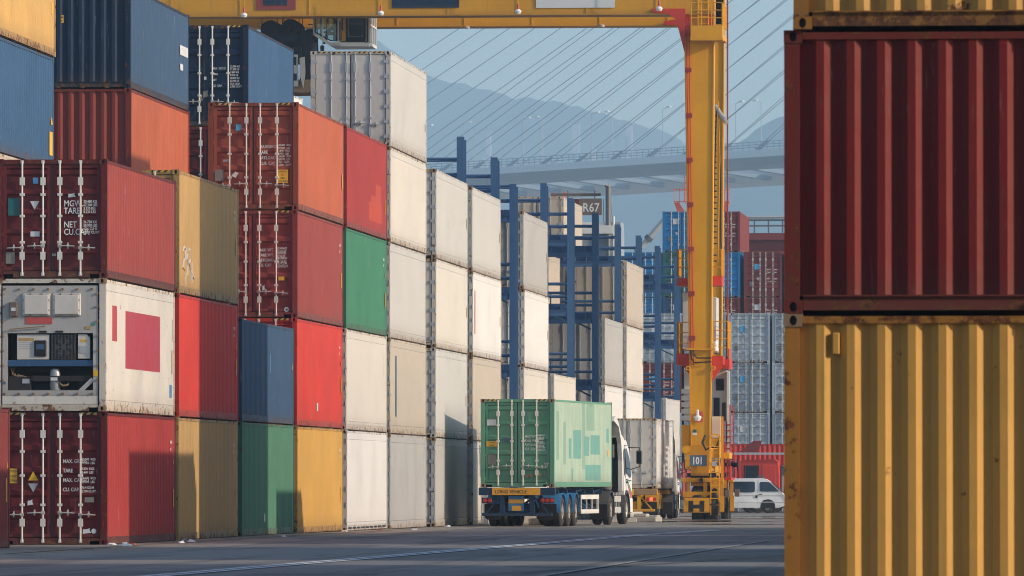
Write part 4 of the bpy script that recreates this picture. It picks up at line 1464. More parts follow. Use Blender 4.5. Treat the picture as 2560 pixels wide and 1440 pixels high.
for k_, (x, y, w, h, lab) in enumerate([(1222, 335, 9, 6, 'pale square building on the hazy hillside, leftmost'), (1213, 393, 12, 4, 'long pale building low on the hillside by the blue posts'), (1440, 312, 16, 4, 'row of pale houses high on the hazy hillside'),
                                         (1485, 372, 7, 10, 'pale tower block on the hillside behind the stays'), (1572, 316, 14, 7, 'pale block on the hillside just left of the crane'), (1567, 346, 8, 4, 'small pale house on the hillside left of the crane')]):
    Yb = HD-260
    p = at(x, y, Yb)
    s_ = Yb/F_PX
    w, h = w*.6, h*.8
    t = thing('hillside_building', lab, 'building', p, 0, 'buildings on the far hillside')
    put('wall', MB().box(-w*s_, w*s_, -6, 6, -30, h*s_), M['concrete'], t)
    put('roof', MB().box(-w*s_-.5, w*s_+.5, -6.5, 6.5, h*s_+.005, h*s_+1.2), M['bridge_under'], t)
    wn = MB()
    for q in range(max(3, int(w))):
        wn.box(-w*s_+1+q*2*w*s_/max(3, int(w)), -w*s_+2.2+q*2*w*s_/max(3, int(w)), -6.1, -5.9, h*s_*.3, h*s_*.6)
    put('window', wn, M['tint_glass'], t, kind='stuff')

# ------------------------------------------------------------------ the yellow gantry crane
CR = thing('gantry_crane', 'yellow rubber-tyred gantry crane numbered 101 straddling the lane', 'gantry crane', (-17.0, 309.0, gz(312)))
co = -CR.location
Y_, RD_, DK_ = M['crane_yellow'], M['crane_red'], M['crane_dark']
g0 = gz(312)


def cp_(name, mb, mat=None, parent=None, **k):
    """crane part modelled in yard coordinates"""
    if parent is None:
        return put(name, mb, mat or Y_, CR, loc=co, **k)
    return put(name, mb, mat or Y_, parent, **k)


def loft(b, sec, m=0):
    """sec: list of (x0,x1,y0,y1,z)"""
    vs = [p for (x0, x1, y0, y1, z) in sec for p in ((x0, y0, z), (x1, y0, z), (x1, y1, z), (x0, y1, z))]
    fs = [(4*i+k, 4*i+(k+1) % 4, 4*i+4+(k+1) % 4, 4*i+4+k) for i in range(len(sec)-1) for k in range(4)]
    n = len(sec)*4
    fs += [(3, 2, 1, 0), (n-4, n-3, n-2, n-1)]
    b.add(vs, fs, m)
    return b


def leg(x_out, y0, mirror=None):
    s_ = [(-17.34, -16.60, y0+.05, y0+1.15, 2.4), (-17.42, -16.52, y0, y0+1.25, 7.0), (-17.60, -16.40, y0, y0+1.3, 19.7), (-17.62, -16.37, y0, y0+1.3, 22.9)]
    if mirror:
        s_ = [(2*mirror-b_, 2*mirror-a_, c_, d_, z_) for a_, b_, c_, d_, z_ in s_]
    b = loft(MB(), s_)
    # flange plates standing proud of the web on both edges
    for (a, c) in zip(s_, s_[1:]):
        for i in (0, 1):
            b.beam((a[i], a[2]-.02, a[4]), (c[i], c[2]-.02, c[4]), .05, .06, up=(0, 1, 0))
    return b


L1 = cp_('leg', leg(0, 309.0))
L2 = cp_('leg', leg(0, 317.0))
cp_('leg', leg(0, 309.0, -29.2))
cp_('leg', leg(0, 317.0, -29.2))


def girder(y0, z0):
    b = MB()
    b.box(-43.5, -16.42, y0, y0+1.4, z0+.05, z0+2.1)
    b.box(-43.6, -16.38, y0-.06, y0+1.46, z0, z0+.045)
    b.box(-43.6, -16.38, y0-.06, y0+1.46, z0+2.105, z0+2.15)
    for k in range(9):
        b.box(-42-2.9*-k-.02 if False else -42+2.9*k-.02, -42+2.9*k+.02, y0-.025, y0-.0005, z0+.05, z0+2.1)
    return b


G1 = cp_('girder', girder(308.9, 20.80), M['crane_girder'])
G2 = cp_('girder', girder(317.0, 20.84))
cp_('walkway_rail', MB().tube([(-43, 308.5, 22.9), (-16.4, 308.5, 22.9)], .03).tube([(-43, 308.5, 23.9), (-16.4, 308.5, 23.9)], .03), Y_)
for (xa, xb, ya, mat) in ((641, 739, 25, 'plum'), (658, 718, 14, 'navy'), (980, 1148, 20, 'navy'), (1340, 1537, 20, 'sticker_white')):
    a_, c_ = at(xa, ya, 308.86), at(xb, ya, 308.86)
    cp_('side_panel', MB().box(a_.x, c_.x, 308.845 if mat == 'navy' and xa == 658 else 308.86, 308.87, a_.z, 22.3), M[mat])
# red haunch between girder and leg
hp = [at(x, y, 309) for x, y in ((1632, 22), (1632, 31), (1672, 36), (1690, 48), (1712, 132), (1714, 22))]
cp_('haunch', MB().prism([(p.x, p.z) for p in hp], 308.82, 308.98, 'y'), RD_)
hp = [at(x, y, 317) for x, y in ((1660, 62), (1660, 54), (1712, 45), (1722, 60), (1722, 66))]
cp_('haunch', MB().prism([(p.x, p.z) for p in hp], 316.80, 316.92, 'y'), RD_)
cp_('stiffener', MB().box(-17.66, -17.30, 308.93, 308.985, 19.9, 22.8).box(-16.62, -16.45, 308.93, 308.985, 20.0, 22.8), RD_)
# conduits with clamps down the near leg
for k in range(2):
    pts_ = []
    for z in (22.8, 19.7, 7.0, 6.2):
        u = (19.7-z)/12.7 if z < 19.7 else 0
        pts_.append((-17.52+.10*k+.17*u, 308.93, z))
    cp_('conduit', MB().tube(pts_, .022, 6), RD_)
for z in (20.4, 18.5, 16.6, 14.75, 12.9, 11.05, 9.2, 7.35):
    u = (19.7-z)/12.7
    cp_('clamp', MB().box(-17.60+.17*u, -17.34+.17*u, 308.86, 308.97, z-.09, z+.09), M['brick'])
cp_('cable', MB().tube([(-17.36, 308.9, 6.9), (-17.34, 308.88, 6.5), (-17.2, 308.86, 6.33), (-16.5, 308.88, 6.36)], .03, 6).tube([(-17.26, 308.9, 6.9), (-17.24, 308.87, 6.68), (-17.1, 308.85, 6.52), (-16.5, 308.87, 6.52)], .03, 6), M['black'])
cp_('shackle', MB().lathe([(.05, -.04), (.1, -.04), (.1, .04), (.05, .04), (.05, -.04)], (-17.47, 308.9, 6.1), 'y', 12).lathe([(.05, -.04), (.1, -.04), (.1, .04), (.05, .04), (.05, -.04)], (-16.42, 308.9, 6.1), 'y', 12))
cp_('spreader_bar', MB().box(-17.55, -16.35, 308.85, 308.95, 6.85, 6.92))


def railing(name, x0, x1, y0, y1, z, h=1.05, sides='fblr', mid=2, step=.55, r=.022):
    b = MB()
    segs = {'f': ((x0, y0), (x1, y0)), 'b': ((x0, y1), (x1, y1)), 'l': ((x0, y0), (x0, y1)), 'r': ((x1, y0), (x1, y1))}
    for s_ in sides:
        (ax, ay), (bx, by) = segs[s_]
        ln = math.hypot(bx-ax, by-ay)
        n = max(1, round(ln/step))
        for k in range(n+1):
            u = k/n
            b.tube([(ax+(bx-ax)*u, ay+(by-ay)*u, z), (ax+(bx-ax)*u, ay+(by-ay)*u, z+h)], r, 5)
        for k in range(1, mid+2):
            b.tube([(ax, ay, z+h*k/(mid+1)), (bx, by, z+h*k/(mid+1))], r, 5)
    return cp_(name, b)


# basket at the top of the leg
cp_('service_basket', MB().box(-17.30, -15.98, 307.9, 308.9, 19.75, 20.28).box(-16.35, -15.98, 308.901, 311.5, 19.75, 19.95).box(-17.32, -15.96, 307.88, 308.92, 19.66, 19.745))
railing('basket_rail', -17.28, -16.0, 307.92, 311.3, 20.28, .95, 'fr', 2, .45)
cp_('ladder', MB().tube([(-17.05, 308.86, 20.0), (-17.05, 308.86, 23)], .025).tube([(-16.62, 308.86, 20.0), (-16.62, 308.86, 23)], .025))
b = MB()
for k in range(10):
    b.box(-17.05, -16.62, 308.84, 308.88, 20.1+.3*k, 20.13+.3*k)
cp_('rung', b, kind='stuff')
cp_('drop_pipe', MB().tube([(-16.0, 312.5, 24), (-16.02, 312.5, 1.0)], .035, 6), M['oxide'])
cp_('lamp_tube', MB().tube([(-16.55, 313.2, 17.2), (-16.05, 312.4, 16.45)], .09, 8), M['steel'])
# stair up between the legs
b = MB()
b.beam((-16.72, 313.0, 10.2), (-16.50, 313.0, 17.0), .05, .12)
b.beam((-16.42, 315.4, 10.2), (-16.50, 315.4, 17.0), .05, .12)
cp_('stair_stringer', b, M['crane_dark'])
b = MB()
for k in range(27):
    z = 10.4+.245*k
    b.box(-16.95, -16.50, 313.0, 313.22, z, z+.05)
cp_('stair_tread', b, M['crane_dark'], kind='stuff')
cp_('stair_rail', MB().tube([(-16.45, 312.9, 10.6), (-16.36, 312.9, 15.0), (-16.42, 312.9, 17.4)], .025), Y_)
cp_('stair_panel', MB().box(-16.78, -16.60, 312.6, 312.66, 14.7, 16.1), Y_)
# two red platforms with railings and the cabinets on the lower one
cp_('platform', MB().box(-17.98, -17.45, 309.6, 312.4, 9.55, 9.85).box(-16.55, -16.12, 309.8, 311.6, 9.55, 9.95).box(-17.95, -16.15, 311.0, 312.3, 9.86, 9.90), RD_)
railing('platform_rail', -17.95, -16.14, 309.7, 312.2, 9.95, 1.1, 'flr', 2, .5)
b = MB()
b.box(-18.0, -17.40, 309.5, 313.0, 6.25, 6.72)
b.box(-16.55, -16.05, 309.6, 311.0, 6.25, 6.62)
b.box(-16.6, -15.86, 311.0, 313.4, 6.1, 6.5)
b.prism([(-17.42, 6.24), (-17.75, 6.24), (-17.42, 5.8)], 309.6, 309.75, 'y')
b.prism([(-16.5, 6.24), (-16.05, 6.24), (-16.5, 5.55)], 309.6, 309.75, 'y')
cp_('platform', b, RD_)
railing('platform_rail', -17.95, -17.45, 309.6, 312.9, 6.72, 1.3, 'fl', 2, .5)
railing('platform_rail', -16.5, -15.92, 310.6, 313.3, 6.62, 1.45, 'fr', 3, .42)
cp_('kick_plate', MB().box(-15.93, -15.88, 311.0, 313.4, 6.505, 6.95), M['orange_red'])
cp_('electrical_cabinet', MB().bbox(-17.82, -17.38, 311.0, 313.6, 6.9, 9.3, .02), M['cabinet'])
cp_('electrical_cabinet', MB().bbox(-16.62, -16.40, 311.2, 313.0, 6.75, 9.1, .02), M['cabinet'])
cp_('floodlight', MB().lathe([(0, .3), (.1, .28), (.13, .15), (.09, .08), (.13, .0), (.12, -.1), (.06, -.14), (0, -.14)], (-16.36, 309.4, 6.92), 'z', 12), M['lamp_glass'])
# power house below
ph_ = cp_('power_house', MB().bbox(-17.80, -15.98, 311.6, 314.0, 3.9, 6.05, .03), M['cabinet'])
cp_('louvre', MB().box(-16.45, -16.12, 311.56, 311.6, 5.2, 5.7).box(-16.55, -16.3, 311.56, 311.6, 3.9, 4.9), M['crane_dark'])
cp_('window', MB().bbox(-16.20, -16.05, 311.55, 311.6, 3.95, 4.7, .02), M['tint_glass'])
b = MB()
for k in range(5):
    b.box(-17.9, -17.4, 311.52, 311.59, 3.95+.28*k, 4.15+.28*k)
cp_('slat', b, M['hinge_grey'], kind='stuff')
cp_('corner_pipe', MB().box(-15.97, -15.87, 311.3, 311.59, 2.5, 6.0), M['sticker_white'])
cp_('fuel_box', MB().bbox(-17.78, -17.42, 309.4, 311.2, 2.55, 3.75, .02))
cp_('control_box', MB().bbox(-16.55, -16.16, 309.9, 310.8, 3.2, 4.1, .015), M['cabinet'])
cp_('frame_post', MB().box(-16.15, -16.05, 309.6, 309.75, .6, 4.1).box(-16.04, -15.8, 309.7, 312, 2.35, 2.6))
# foot of the leg and the sill beam
b = MB()
loft(b, [(-17.62, -16.55, 308.95, 310.2, 2.0), (-17.40, -16.50, 308.95, 310.25, 2.9)])
b.box(-17.35, -16.6, 308.6, 319.2, 1.62, 2.05)
cp_('sill_beam', b, M['crane_base'])
cp_('pivot', MB().lathe([(0, -.1), (.17, -.1), (.17, .1), (0, .1)], (-17.55, 309.0, 2.72), 'y', 18).box(-17.6, -17.4, 308.93, 309.07, 1.9, 2.7))
cp_('warning_square', MB().box(-17.13, -16.87, 308.955, 308.97, 3.85, 4.3), M['sticker_red'])
cp_('floodlight', MB().lathe([(0, -.16), (.10, -.14), (.17, .0), (.15, .05), (.05, .1), (.05, .32), (0, .33)], (-17.07, 308.75, 4.05), 'z', 16), M['lamp_glass'])
cp_('beacon', MB().box(-17.28, -17.12, 308.8, 308.93, 3.32, 3.42), M['sticker_white'])
cp_('beacon_lens', MB().box(-17.28, -17.12, 308.8, 308.93, 3.4205, 3.55), M['teal_dark'])
cp_('warning_lamp', MB().lathe([(0, .26), (.07, .25), (.085, .1), (.085, .0), (0, 0)], (-17.0, 308.6, 2.22), 'z', 14), M['sticker_red'])
cp_('lamp_foot', MB().lathe([(0, .09), (.09, .09), (.1, 0), (0, 0)], (-17.0, 308.6, 2.13), 'z', 14), M['sticker_white'])
a_, c_ = at(1724, 1165, 308.4), at(1767, 1138, 308.4)
sg = cp_('number_board', MB().bbox(a_.x, c_.x, 308.40, 308.43, a_.z, c_.z, .006), M['board_blue'])
put('marking', text_mesh('101', .42, .03, 'CENTER', '-y', .74), M['white_text'], sg, loc=((a_.x+c_.x)/2-.03, 308.392, a_.z+.08))
# bogies: two wheels one behind the other under each leg, guards and pins
for yb in (309.1, 317.3):
    for sx, xo in ((0, 0), (1, -24.6)):
        d = xo
        b = MB()
        b.bbox(-17.75+d, -15.98+d, yb-.55, yb-.38, 1.36, 1.54, .02)
        b.box(-17.52+d, -17.38+d, yb-.5, yb-.4, .9, 1.36)
        b.box(-16.82+d, -16.66+d, yb-.5, yb-.4, .9, 1.36)
        b.box(-16.12+d, -16.0+d, yb-.5, yb-.4, .75, 1.36)
        b.bbox(-17.68+d, -16.55+d, yb-.68, yb-.5, .74, .97, .02)
        b.box(-16.5+d, -16.2+d, yb-.6, yb-.3, .55, 1.35)
        b.box(-17.35+d, -16.4+d, yb-.3, yb+1.9, 1.2, 1.6)
        cp_('bogie_frame', b, M['crane_base'])
        cp_('axle_pin', MB().lathe([(0, -.3), (.09, -.3), (.09, .0), (0, .0)], (-16.9+d, yb-.4, 1.45), 'y', 12).lathe([(0, -.25), (.12, -.25), (.12, .0), (0, .0)], (-16.35+d, yb-.4, 1.0), 'y', 12).box(-17.5+d, -16.3+d, yb-.4, yb-.2, 1.56, 1.75), DK_)
        gd = MB()
        gd.prism([(yb-.95, .1), (yb-.80, .72), (yb-.65, .72), (yb-.65, .1)], -17.62+d, -16.55+d, 'x')
        gd.prism([(yb-.9, .12), (yb-.8, .78), (yb-.65, .78), (yb-.65, .12)], -16.12+d, -15.95+d, 'x')
        gu = cp_('wheel_guard', gd, M['crane_base'])
        hh = MB()
        for (x0, x1, z0, z1) in ((-17.42, -17.22, .14, .60), (-16.96, -16.76, .14, .60), (-17.2195, -16.9605, .28, .44)):
            f = lambda z: yb-.95+.15*(z-.1)/.62-.006
            hh.add([(x0+d, f(z0), z0), (x1+d, f(z0), z0), (x1+d, f(z1), z1), (x0+d, f(z1), z1)], [(0, 1, 2, 3)])
        put('slot', hh, M['black'], gu)
        for dy in (0, 1.6):
            w = MB()
            for x in (-17.30, -16.72):
                w.lathe([(.4, -.02), (.74, .0), (.80, .08), (.80, .42), (.74, .50), (.4, .52)], (x+d, yb+dy, .60+g0), 'x', 26)
            wh = cp_('tyre', w, M['tyre'])
            tr = MB()
            for k in range(26):
                a = 2*math.pi*k/26
                for x in (-17.05, -16.47):
                    c_a, s_a = math.cos(a), math.sin(a)
                    tr.add([(x-.22+d, yb+dy+.803*math.cos(a-.04), .60+g0+.803*math.sin(a-.04)), (x+d, yb+dy+.822*c_a, .60+g0+.822*s_a), (x+.22+d, yb+dy+.803*math.cos(a-.04), .60+g0+.803*math.sin(a-.04)), (x+d, yb+dy+.803*math.cos(a-.11), .60+g0+.803*math.sin(a-.11))], [(0, 1, 2, 3)])
            put('tread', tr, M['rubber'], wh, kind='stuff')
        cp_('grease_box', MB().bbox(-15.95+d, -15.75+d, yb-.3, yb, .75, 1.05, .01), M['brown_box'])
# access ladder with hoops on the lane side
b = MB()
for x in (-16.50, -16.14):
    b.box(x-.02, x+.02, 308.3, 308.36, .2+g0, 3.35)
cp_('ladder', b)
b = MB()
for k in range(11):
    b.box(-16.5, -16.14, 308.31, 308.35, .4+.27*k, .44+.27*k)
cp_('rung', b, kind='stuff')
for z in (2.2, 2.75, 3.3):
    cp_('ladder_hoop', MB().tube([(-16.52, 308.3, z), (-16.54, 307.9, z), (-16.5, 307.65, z), (-16.2, 307.9, z), (-16.28, 308.3, z)], .016, 5))
cp_('ladder_rail', MB().tube([(-16.52, 307.9, 1.9), (-16.52, 307.9, 3.2), (-16.44, 307.9, 3.35), (-16.2, 307.9, 3.35), (-16.12, 307.9, 3.2), (-16.12, 307.9, .6)], .025, 6))
cp_('hose', MB().tube([(-16.75, 308.7, 3.3), (-16.86, 308.5, 3.0), (-16.7, 308.4, 2.7), (-16.5, 308.5, 2.85), (-16.3, 308.4, 2.75), (-16.15, 308.6, 3.1)], .05, 7), M['black'])
cp_('red_stair', MB().box(-16.13, -16.08, 311.0, 311.06, 1.6, 3.9).box(-15.86, -15.82, 311.0, 311.06, 1.5, 4.6).box(-16.13, -16.08, 314.0, 314.06, 1.6, 3.9).box(-15.86, -15.82, 314.0, 314.06, 1.5, 4.6).box(-16.17, -15.80, 311, 314, 1.45, 1.56), RD_)
b = MB()
for k in range(9):
    b.box(-16.08, -15.84, 311.0, 313.0, 1.75+.25*k, 1.79+.25*k)
cp_('red_step', b, M['brick'], kind='stuff')
cp_('cable_reel', MB().lathe([(0, -.3), (.28, -.3), (.28, -.25), (.1, -.25), (.1, .25), (.28, .25), (.28, .3), (0, .3)], (-15.9, 313, 2.1), 'x', 18), DK_)

# lamps hanging along both girders
for k_, (x, y, Y) in enumerate([(610, 38, 308.2), (952, 33, 308.2), (1295, 29, 308.2), (1648, 22, 308.2)]):
    p = at(x, y, Y)
    l_ = cp_('hanging_lamp', MB().lathe([(0, -.10), (.10, -.09), (.145, .0), (.13, .05), (.06, .10), (0, .1)], (p.x, p.y, p.z), 'z', 16), M['lamp_glass'])
    put('lamp_cap', MB().lathe([(.05, .1), (.05, .32), (0, .32)], (p.x, p.y, p.z), 'z', 10), M['sticker_red'], l_)
    put('cord', MB().tube([(p.x, p.y, p.z+.3), (p.x+.02, p.y, p.z+1.5)], .018, 5), Y_, l_)
for (x, y, Y) in ((1168, 69, 316.9), (1505, 65, 316.9)):
    p = at(x, y, Y)
    l_ = cp_('hanging_lamp', MB().lathe([(0, -.06), (.11, -.05), (.12, .02), (.05, .08), (0, .08)], (p.x, p.y, p.z), 'z', 14), M['steel'])

# ------------------------------------------------------------------ trolley with the driver's cab, and the load beam
TR = thing('crane_trolley', 'hoist trolley with white glazed driver cab under the crane girders', 'crane trolley', (-32.2, 313.0, 22.0))
to_ = -TR.location


def tp(name, mb, mat, **k):
    return put(name, mb, mat, TR, loc=to_, **k)


tp('trolley_frame', MB().box(-37.5, -30.6, 309.6, 317.4, 22.98, 23.35).box(-37.5, -30.6, 312, 315, 23.36, 24.2), M['crane_girder'])
tp('hanger', MB().box(-31.2, -31.0, 312.9, 313.1, 21.6, 22.98).box(-33.2, -33.0, 312.9, 313.1, 21.6, 22.98), Y_)
cabp = [(-33.40, 21.55), (-33.40, 20.15), (-32.70, 19.72), (-30.98, 19.72), (-30.98, 21.55)]
b = MB()
y0, y1 = 311.4, 314.2
fl = [(-33.38, 20.16), (-32.70, 19.72), (-30.98, 19.72), (-30.98, 19.86), (-32.66, 19.86), (-33.34, 20.26)]
b.prism(fl, y0, y1, 'y')
b.box(-33.4, -30.98, y0, y1, 21.3, 21.6)
for y in (y0, y1-.07):
    b.box(-33.40, -33.33, y, y+.07, 20.2, 21.3)
    b.box(-32.38, -32.30, y, y+.07, 19.86, 21.3)
    b.box(-31.06, -30.98, y, y+.07, 19.86, 21.3)
b.box(-31.05, -30.98, y0+.9, y0+.98, 19.86, 21.3)
b.box(-31.05, -30.98, y0+1.9, y0+1.98, 19.86, 21.3)
b.box(-31.05, -30.98, y0+.0705, y1-.0705, 20.55, 20.63)
cab = tp('cab_body', b, M['cab_white'])
for (nm, q) in (('window', [(-33.33, y0+.03, 20.25), (-32.38, y0+.03, 19.87), (-32.38, y0+.03, 21.3), (-33.33, y0+.03, 21.3)]), ('window', [(-33.33, y1-.03, 20.25), (-32.38, y1-.03, 19.87), (-32.38, y1-.03, 21.3), (-33.33, y1-.03, 21.3)]),
                ('window', [(-33.37, y0+.07, 20.2), (-33.37, y1-.07, 20.2), (-33.37, y1-.07, 21.3), (-33.37, y0+.07, 21.3)]), ('window', [(-31.01, y0+.07, 19.9), (-31.01, y1-.07, 19.9), (-31.01, y1-.07, 21.3), (-31.01, y0+.07, 21.3)])):
    w = MB()
    w.add(q, [(0, 1, 2, 3)])
    put(nm, w, M['glass'], cab)
tp('window_gasket', MB().tube([(-33.31, y0-.01, 20.3), (-33.31, y0-.01, 21.2), (-33.2, y0-.01, 21.28), (-32.5, y0-.01, 21.28), (-32.4, y0-.01, 21.15), (-32.4, y0-.01, 19.95), (-32.65, y0-.01, 19.93), (-33.31, y0-.01, 20.3)], .03, 6).tube([(-32.83, y0, 20.1), (-32.83, y0, 21.25)], .014, 5), M['rubber'])
tp('rear_bulkhead', MB().box(-32.29, -31.07, y0+.5, y1-.1, 19.865, 21.29), M['crane_dark'])
tp('door_frame', MB().tube([(-32.2, y0-.12, 19.95), (-32.2, y0-.12, 21.2)], .03).tube([(-31.9, y0-.12, 20.1), (-31.9, y0-.12, 21.2), (-31.3, y0-.12, 21.2), (-31.3, y0-.12, 20.1), (-31.9, y0-.12, 20.1)], .028).tube([(-31.9, y0-.12, 20.62), (-31.3, y0-.12, 20.62)], .022).tube([(-31.15, y0-.1, 19.8), (-31.15, y0-.1, 21.3)], .035), M['brown_box'])
tp('door_panel', MB().box(-32.26, -32.02, y0-.06, y0-.02, 19.9, 20.35).box(-32.12, -32.02, y0-.06, y0-.02, 20.355, 21.5), Y_)
tp('cab_step', MB().box(-32.2, -31.0, y0-.5, y0-.02, 19.66, 19.80), M['cab_white'])
tp('rope', MB().tube([(-32.95, y0-.4, 22.9), (-32.95, y0-.4, 19.75)], .02, 5), M['steel'])
tp('rope_weight', MB().lathe([(0, -.16), (.08, -.14), (.09, .05), (.03, .1), (0, .1)], (-32.97, y0-.4, 19.62), 'z', 10), DK_)
tp('seat', MB().bbox(-32.66, -32.40, 312.4, 312.9, 20.0, 20.85, .03), M['grey_plastic'])

HB = thing('load_beam', 'dark hoist head block with twin sheaves and worn pale flippers', 'hoist', (-34.6, 313.0, 20.4))
ho = -HB.location


def hp_(name, mb, mat, **k):
    return put(name, mb, mat, HB, loc=ho, **k)


for k_, (cx, cz, rr, yy) in enumerate(((-35.28, 20.42, .43, 312.2), (-34.43, 20.47, .43, 312.2), (-33.72, 20.2, .34, 313.2), (-35.28, 20.42, .43, 313.8), (-34.43, 20.47, .43, 313.8))):
    hp_('sheave', MB().lathe([(0, -.1), (.08, -.1), (.1, -.05), (rr-.1, -.05), (rr-.06, -.09), (rr, -.09), (rr-.04, .0), (rr, .09), (rr-.06, .09), (rr-.1, .05), (.08, .08), (0, .08)], (cx, yy, cz), 'y', 30), DK_)
hp_('head_block', MB().bbox(-35.75, -33.7, 311.9, 314.2, 19.7, 20.28, .03).box(-35.5, -34.2, 311.8, 312.0, 20.0, 20.3), DK_)
hp_('block_plate', MB().box(-35.2, -34.1, 311.78, 311.88, 19.9, 20.22), M['navy'])
hp_('spreader_frame', MB().box(-35.6, -33.9, 311.5, 314.4, 19.1, 19.68).box(-34.0, -33.5, 311.7, 314.0, 18.3, 20.3), DK_)
hp_('guide_arm', MB().tube([(-33.75, 312.6, 20.7), (-33.35, 312.5, 20.65), (-33.3, 312.4, 19.4)], .03), M['brown_box'])
hp_('flipper', MB().prism([(-34.32, 19.35), (-34.05, 19.35), (-34.02, 18.0), (-34.30, 18.0), (-34.36, 18.6)], 311.3, 311.5, 'y'), M['guard_white'])
hp_('flipper', MB().prism([(-33.95, 19.2), (-33.75, 19.25), (-33.72, 18.6), (-33.80, 17.95), (-33.92, 18.4)], 311.2, 311.4, 'y'), M['guard_white'])
hp_('flipper_slot', MB().box(-34.26, -34.10, 311.28, 311.295, 18.9, 19.25).box(-34.25, -34.08, 311.28, 311.295, 18.25, 18.55), DK_)
hp_('end_beam', MB().box(-34.5, -33.45, 311.45, 314.2, 17.75, 18.3), M['rusty'])
hp_('yellow_bracket', MB().box(-34.58, -34.42, 311.35, 311.5, 19.0, 19.6), Y_)
b = MB()
for x in (-35.65, -35.0, -34.8, -34.75, -34.1, -33.95, -34.55):
    b.tube([(x, 312.2, 20.4), (x+.12*math.sin(x*9), 312.4, 23.1)], .02, 5)
hp_('hoist_rope', b, DK_, kind='stuff')


def skin_body(name, joints, edges, mat, sub=1):
    me = bpy.data.meshes.new(name)
    me.from_pydata([j[0] for j in joints], edges, [])
    o = bpy.data.objects.new(name, me)
    COL.objects.link(o)
    md = o.modifiers.new('skin', 'SKIN')
    for i, j in enumerate(joints):
        v = me.skin_vertices[0].data[i]
        r = j[1] if isinstance(j[1], tuple) else (j[1], j[1])
        v.radius = r
        v.use_root = (i == 0)
    sb = o.modifiers.new('sub', 'SUBSURF')
    sb.levels = sb.render_levels = sub
    dg = bpy.context.evaluated_depsgraph_get()
    m2 = bpy.data.meshes.new_from_object(o.evaluated_get(dg))
    bpy.data.objects.remove(o)
    m2.name = name
    m2.materials.clear()
    m2.materials.append(None)
    for p in m2.polygons:
        p.use_smooth = True
    return m2


# the driver, leaning forward over the controls, facing left
J = [((0, 0, 0), (.15, .13)), ((.0, 0, .18), (.14, .12)), ((-.05, 0, .40), (.17, .12)), ((-.08, 0, .52), (.07, .07)), ((-.12, 0, .60), (.055, .055)), ((-.15, 0, .70), (.10, .085)), ((-.16, 0, .80), (.075, .07)),
     ((-.05, -.20, .44), .065), ((-.20, -.27, .20), .05), ((-.44, -.22, .08), .038), ((-.52, -.21, .05), .03),
     ((-.05, .20, .44), .065), ((-.20, .27, .20), .05), ((-.44, .22, .08), .038), ((-.52, .21, .05), .03),
     ((-.02, -.10, -.02), .09), ((-.42, -.13, .02), .075), ((-.50, -.13, -.38), .05), ((-.62, -.13, -.42), .04),
     ((-.02, .10, -.02), .09), ((-.42, .13, .02), .075), ((-.50, .13, -.38), .05), ((-.62, .13, -.42), .04)]
E_ = [(0, 1), (1, 2), (2, 3), (3, 4), (4, 5), (5, 6), (2, 7), (7, 8), (8, 9), (9, 10), (2, 11), (11, 12), (12, 13), (13, 14), (0, 15), (15, 16), (16, 17), (17, 18), (0, 19), (19, 20), (20, 21), (21, 22)]
dr = put('person', skin_body('person', J, E_, None), M['cloth_dark'], None, loc=(-32.50, 312.5, 20.30), label='driver in dark clothes leaning forward inside the glazed crane cab', cat='person')
put('hair', MB().lathe([(0, .10), (.07, .085), (.10, .04), (.105, -.02), (.09, -.05)], (-.145, 0, .77), 'z', 14), M['hair'], dr)
put('face', MB().lathe([(0, -.02), (.05, -.01), (.07, .03), (.075, .09), (.06, .14)], (-.20, 0, .645), 'z', 12).prism([(-.285, .70), (-.27, .735), (-.265, .70)], -.015, .015, 'y'), M['skin'], dr)
for s_ in (-1, 1):
    h = MB()
    for f in range(4):
        h.tube([(-.53, s_*(.19+.012*f), .05), (-.58, s_*(.188+.012*f), .045), (-.605-.006*(f in (1, 2)), s_*(.187+.012*f), .02)], [.011, .010, .008], 5)
    h.tube([(-.52, s_*.175, .05), (-.56, s_*.16, .04), (-.58, s_*.165, .025)], [.012, .011, .009], 5)
    put('hand', h, M['skin'], dr)

# ------------------------------------------------------------------ lorries
def wheel(root, x, y, r=.50, w=.28, side=1, name='wheel', dual=False, rimkey='rim'):
    """x is the outer face of the tyre"""
    def mk():
        b = MB()
        k = [(r*.56, -.01), (r*.86, .0), (r*.97, .03), (r, .07), (r, w-.06), (r*.96, w-.02), (r*.84, w), (r*.5, w)]
        b.lathe([(a, -h) for a, h in k], (0, 0, 0), 'x', 28)
        for q in (w*.3, w*.5, w*.7):
            b.lathe([(r+.003, -q-.012), (r+.006, -q), (r+.003, -q+.012)], (0, 0, 0), 'x', 28)
        return b.mesh('tyre')

    def mr():
        b = MB()
        b.lathe([(0, .01), (r*.16, .01), (r*.18, -.02), (r*.30, -.05), (r*.40, -.085), (r*.50, -.06), (r*.55, -.01), (r*.58, -.02), (r*.58, -.2)], (0, 0, 0), 'x', 28)
        for i in range(10):
            a = 2*math.pi*i/10
            b.lathe([(0, .02), (.017, .02), (.017, -.05)], (-.04, r*.32*math.cos(a), r*.32*math.sin(a)), 'x', 6)
        return b.mesh('rim')
    w_ = put('wheel', lib(('ty', r, w), mk), M['tyre'], root, loc=(x, y, r))
    if side < 0:
        w_.rotation_euler = (0, 0, math.pi)
    put('rim', lib(('rm', r), mr), M[rimkey], w_)
    if dual:
        w2 = put('wheel', lib(('ty', r, w), mk), M['tyre'], root, loc=(x-side*(w+.06), y, r))
        if side < 0:
            w2.rotation_euler = (0, 0, math.pi)
    return w_


def arc(cy, r, a0, a1, n=14):
    return [(cy+r*math.cos(R(a0+(a1-a0)*k/n)), .5+r*math.sin(R(a0+(a1-a0)*k/n))) for k in range(n+1)]


